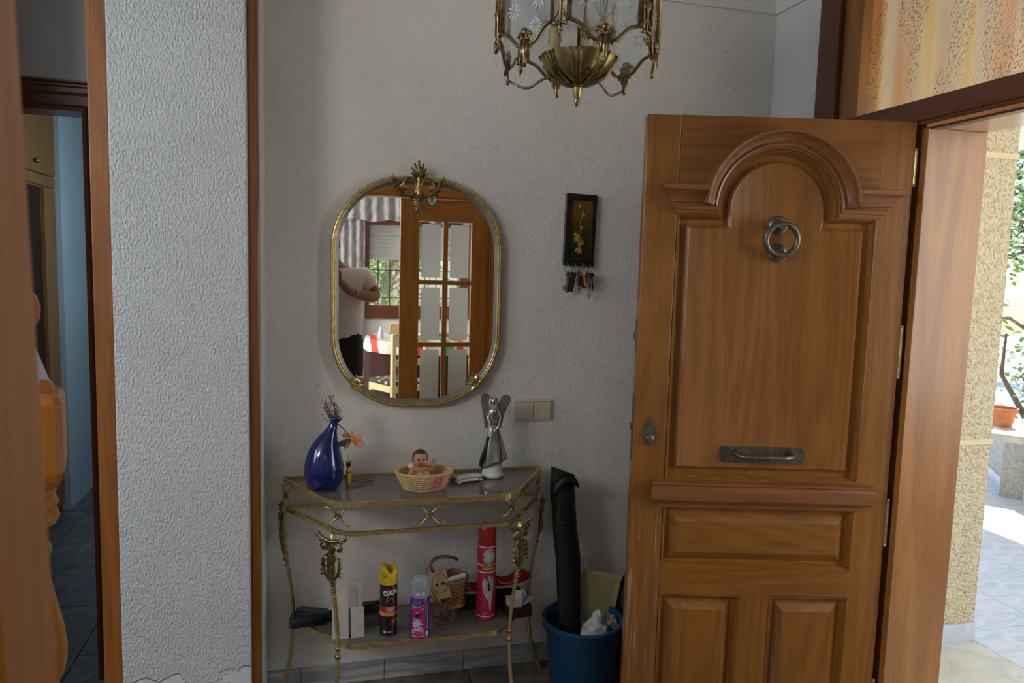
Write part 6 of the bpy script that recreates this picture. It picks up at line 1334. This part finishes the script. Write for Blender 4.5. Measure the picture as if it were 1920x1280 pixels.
hb = B(); hb.ball((0, .03, 1.68), .082, sx=.92, sy=1.12, sz=1.36, n=28); hb.ball((0, .122, 1.668), .016, sy=1.1, sz=1.3, n=10); hb.ball((0, .10, 1.60), .035, sz=.8, n=12)
for sx_ in (1, -1): hb.ball((sx_*.077, .025, 1.672), .022, sx=.4, n=10)
hb.obj('head', PSK, pe, smooth=180)
b = B(); bmesh.ops.create_uvsphere(b.bm, u_segments=28, v_segments=16, radius=1, matrix=Matrix.Translation((0, .022, 1.695)) @ Matrix.Diagonal((.083, .098, .112, 1)))
bmesh.ops.delete(b.bm, geom=[v for v in b.bm.verts if (v.co.y > .05 and v.co.z < 1.745) or v.co.z < 1.645], context='VERTS'); b.obj('hair', HAIR2, pe, smooth=180)
b = B()
for sx_ in (1, -1): b.ball((sx_*.029, .110, 1.69), .010, sy=.6, sz=.6, n=10)
b.obj('eyes', mat('eye_dark', (.03, .02, .015), .2), pe, smooth=180)
b = B(); b.ball((0, .120, 1.625), .018, sy=.4, sz=.35, n=10); b.obj('mouth', mat('lips', (.22, .07, .05), .5), pe)
def hand(hx, hy, hz, sg):
    for k in range(4):
        z = hz+.038-.019*k; ln = (.9, 1, .95, .8)[k]
        skinned('finger', [((hx, hy, z-.004), .011), ((hx-sg*.022*ln, hy+.030*ln, z), .0095), ((hx-sg*.050*ln, hy+.034*ln, z+.002), .0085), ((hx-sg*.064*ln, hy+.018*ln, z+.002), .007)], [(0, 1), (1, 2), (2, 3)], PSK, pe, 1)
    skinned('thumb', [((hx, hy-.006, hz-.012), .012), ((hx-sg*.02, hy-.020, hz+.018), .010), ((hx-sg*.04, hy-.016, hz+.034), .008)], [(0, 1), (1, 2)], PSK, pe, 1)
    b = B(); b.ball((hx+sg*.008, hy, hz+.004), .030, sx=.75, sy=.5, sz=1.45, n=14); b.obj('palm', PSK, pe, smooth=180)
hand(-.012, .330, 1.455, 1); hand(-.152, .315, 1.475, -1)
for q in pe.children:
    if q.name.split('.')[0] in ('head', 'hair', 'eyes', 'mouth'): q.location.x = -.07
b = B(); b.tube([(.100+.038*math.cos(t), .235+.0*t, 1.34+.038*math.sin(t)) for t in [2*PI*k/24 for k in range(24)]], .0035, 6, closed=True); b.obj('bracelet', PWHT, pe)
ph = thing('phone', 'dark phone held up by the person in the mirror', 'phone', (.070, -.072, 1.540))
b = B(); b.prism(rrect(-.076, .076, -.037, .037, .010, 5), -.004, .004); b.obj('phone_body', BLK, ph)
b = B(); b.prism(rrect(-.070, -.035, -.005, .032, .008, 4), .004, .006); b.obj('camera_bump', IRON, ph)

# ------------------------------------------------------------------ groups of look-alikes
for pre, g_ in (('key_ring', 'key rings hanging from the rack'), ('insecticide_can', 'spray cans on the lower shelf'), ('red_shoe', 'red shoes on the lower shelf'), ('white_carton', 'white cartons on the lower shelf'), ('printed_slip', 'printed slips leaning on the lower shelf'), ('crumpled_bag', 'crumpled bags in the bucket'), ('glazed_door', 'leaves of the glazed double door'), ('tree', 'trees in the garden'), ('shrub', 'shrubs in the garden')):
    for o in COL.objects:
        if o.parent is None and o.name.split('.')[0] == pre: o['group'] = g_
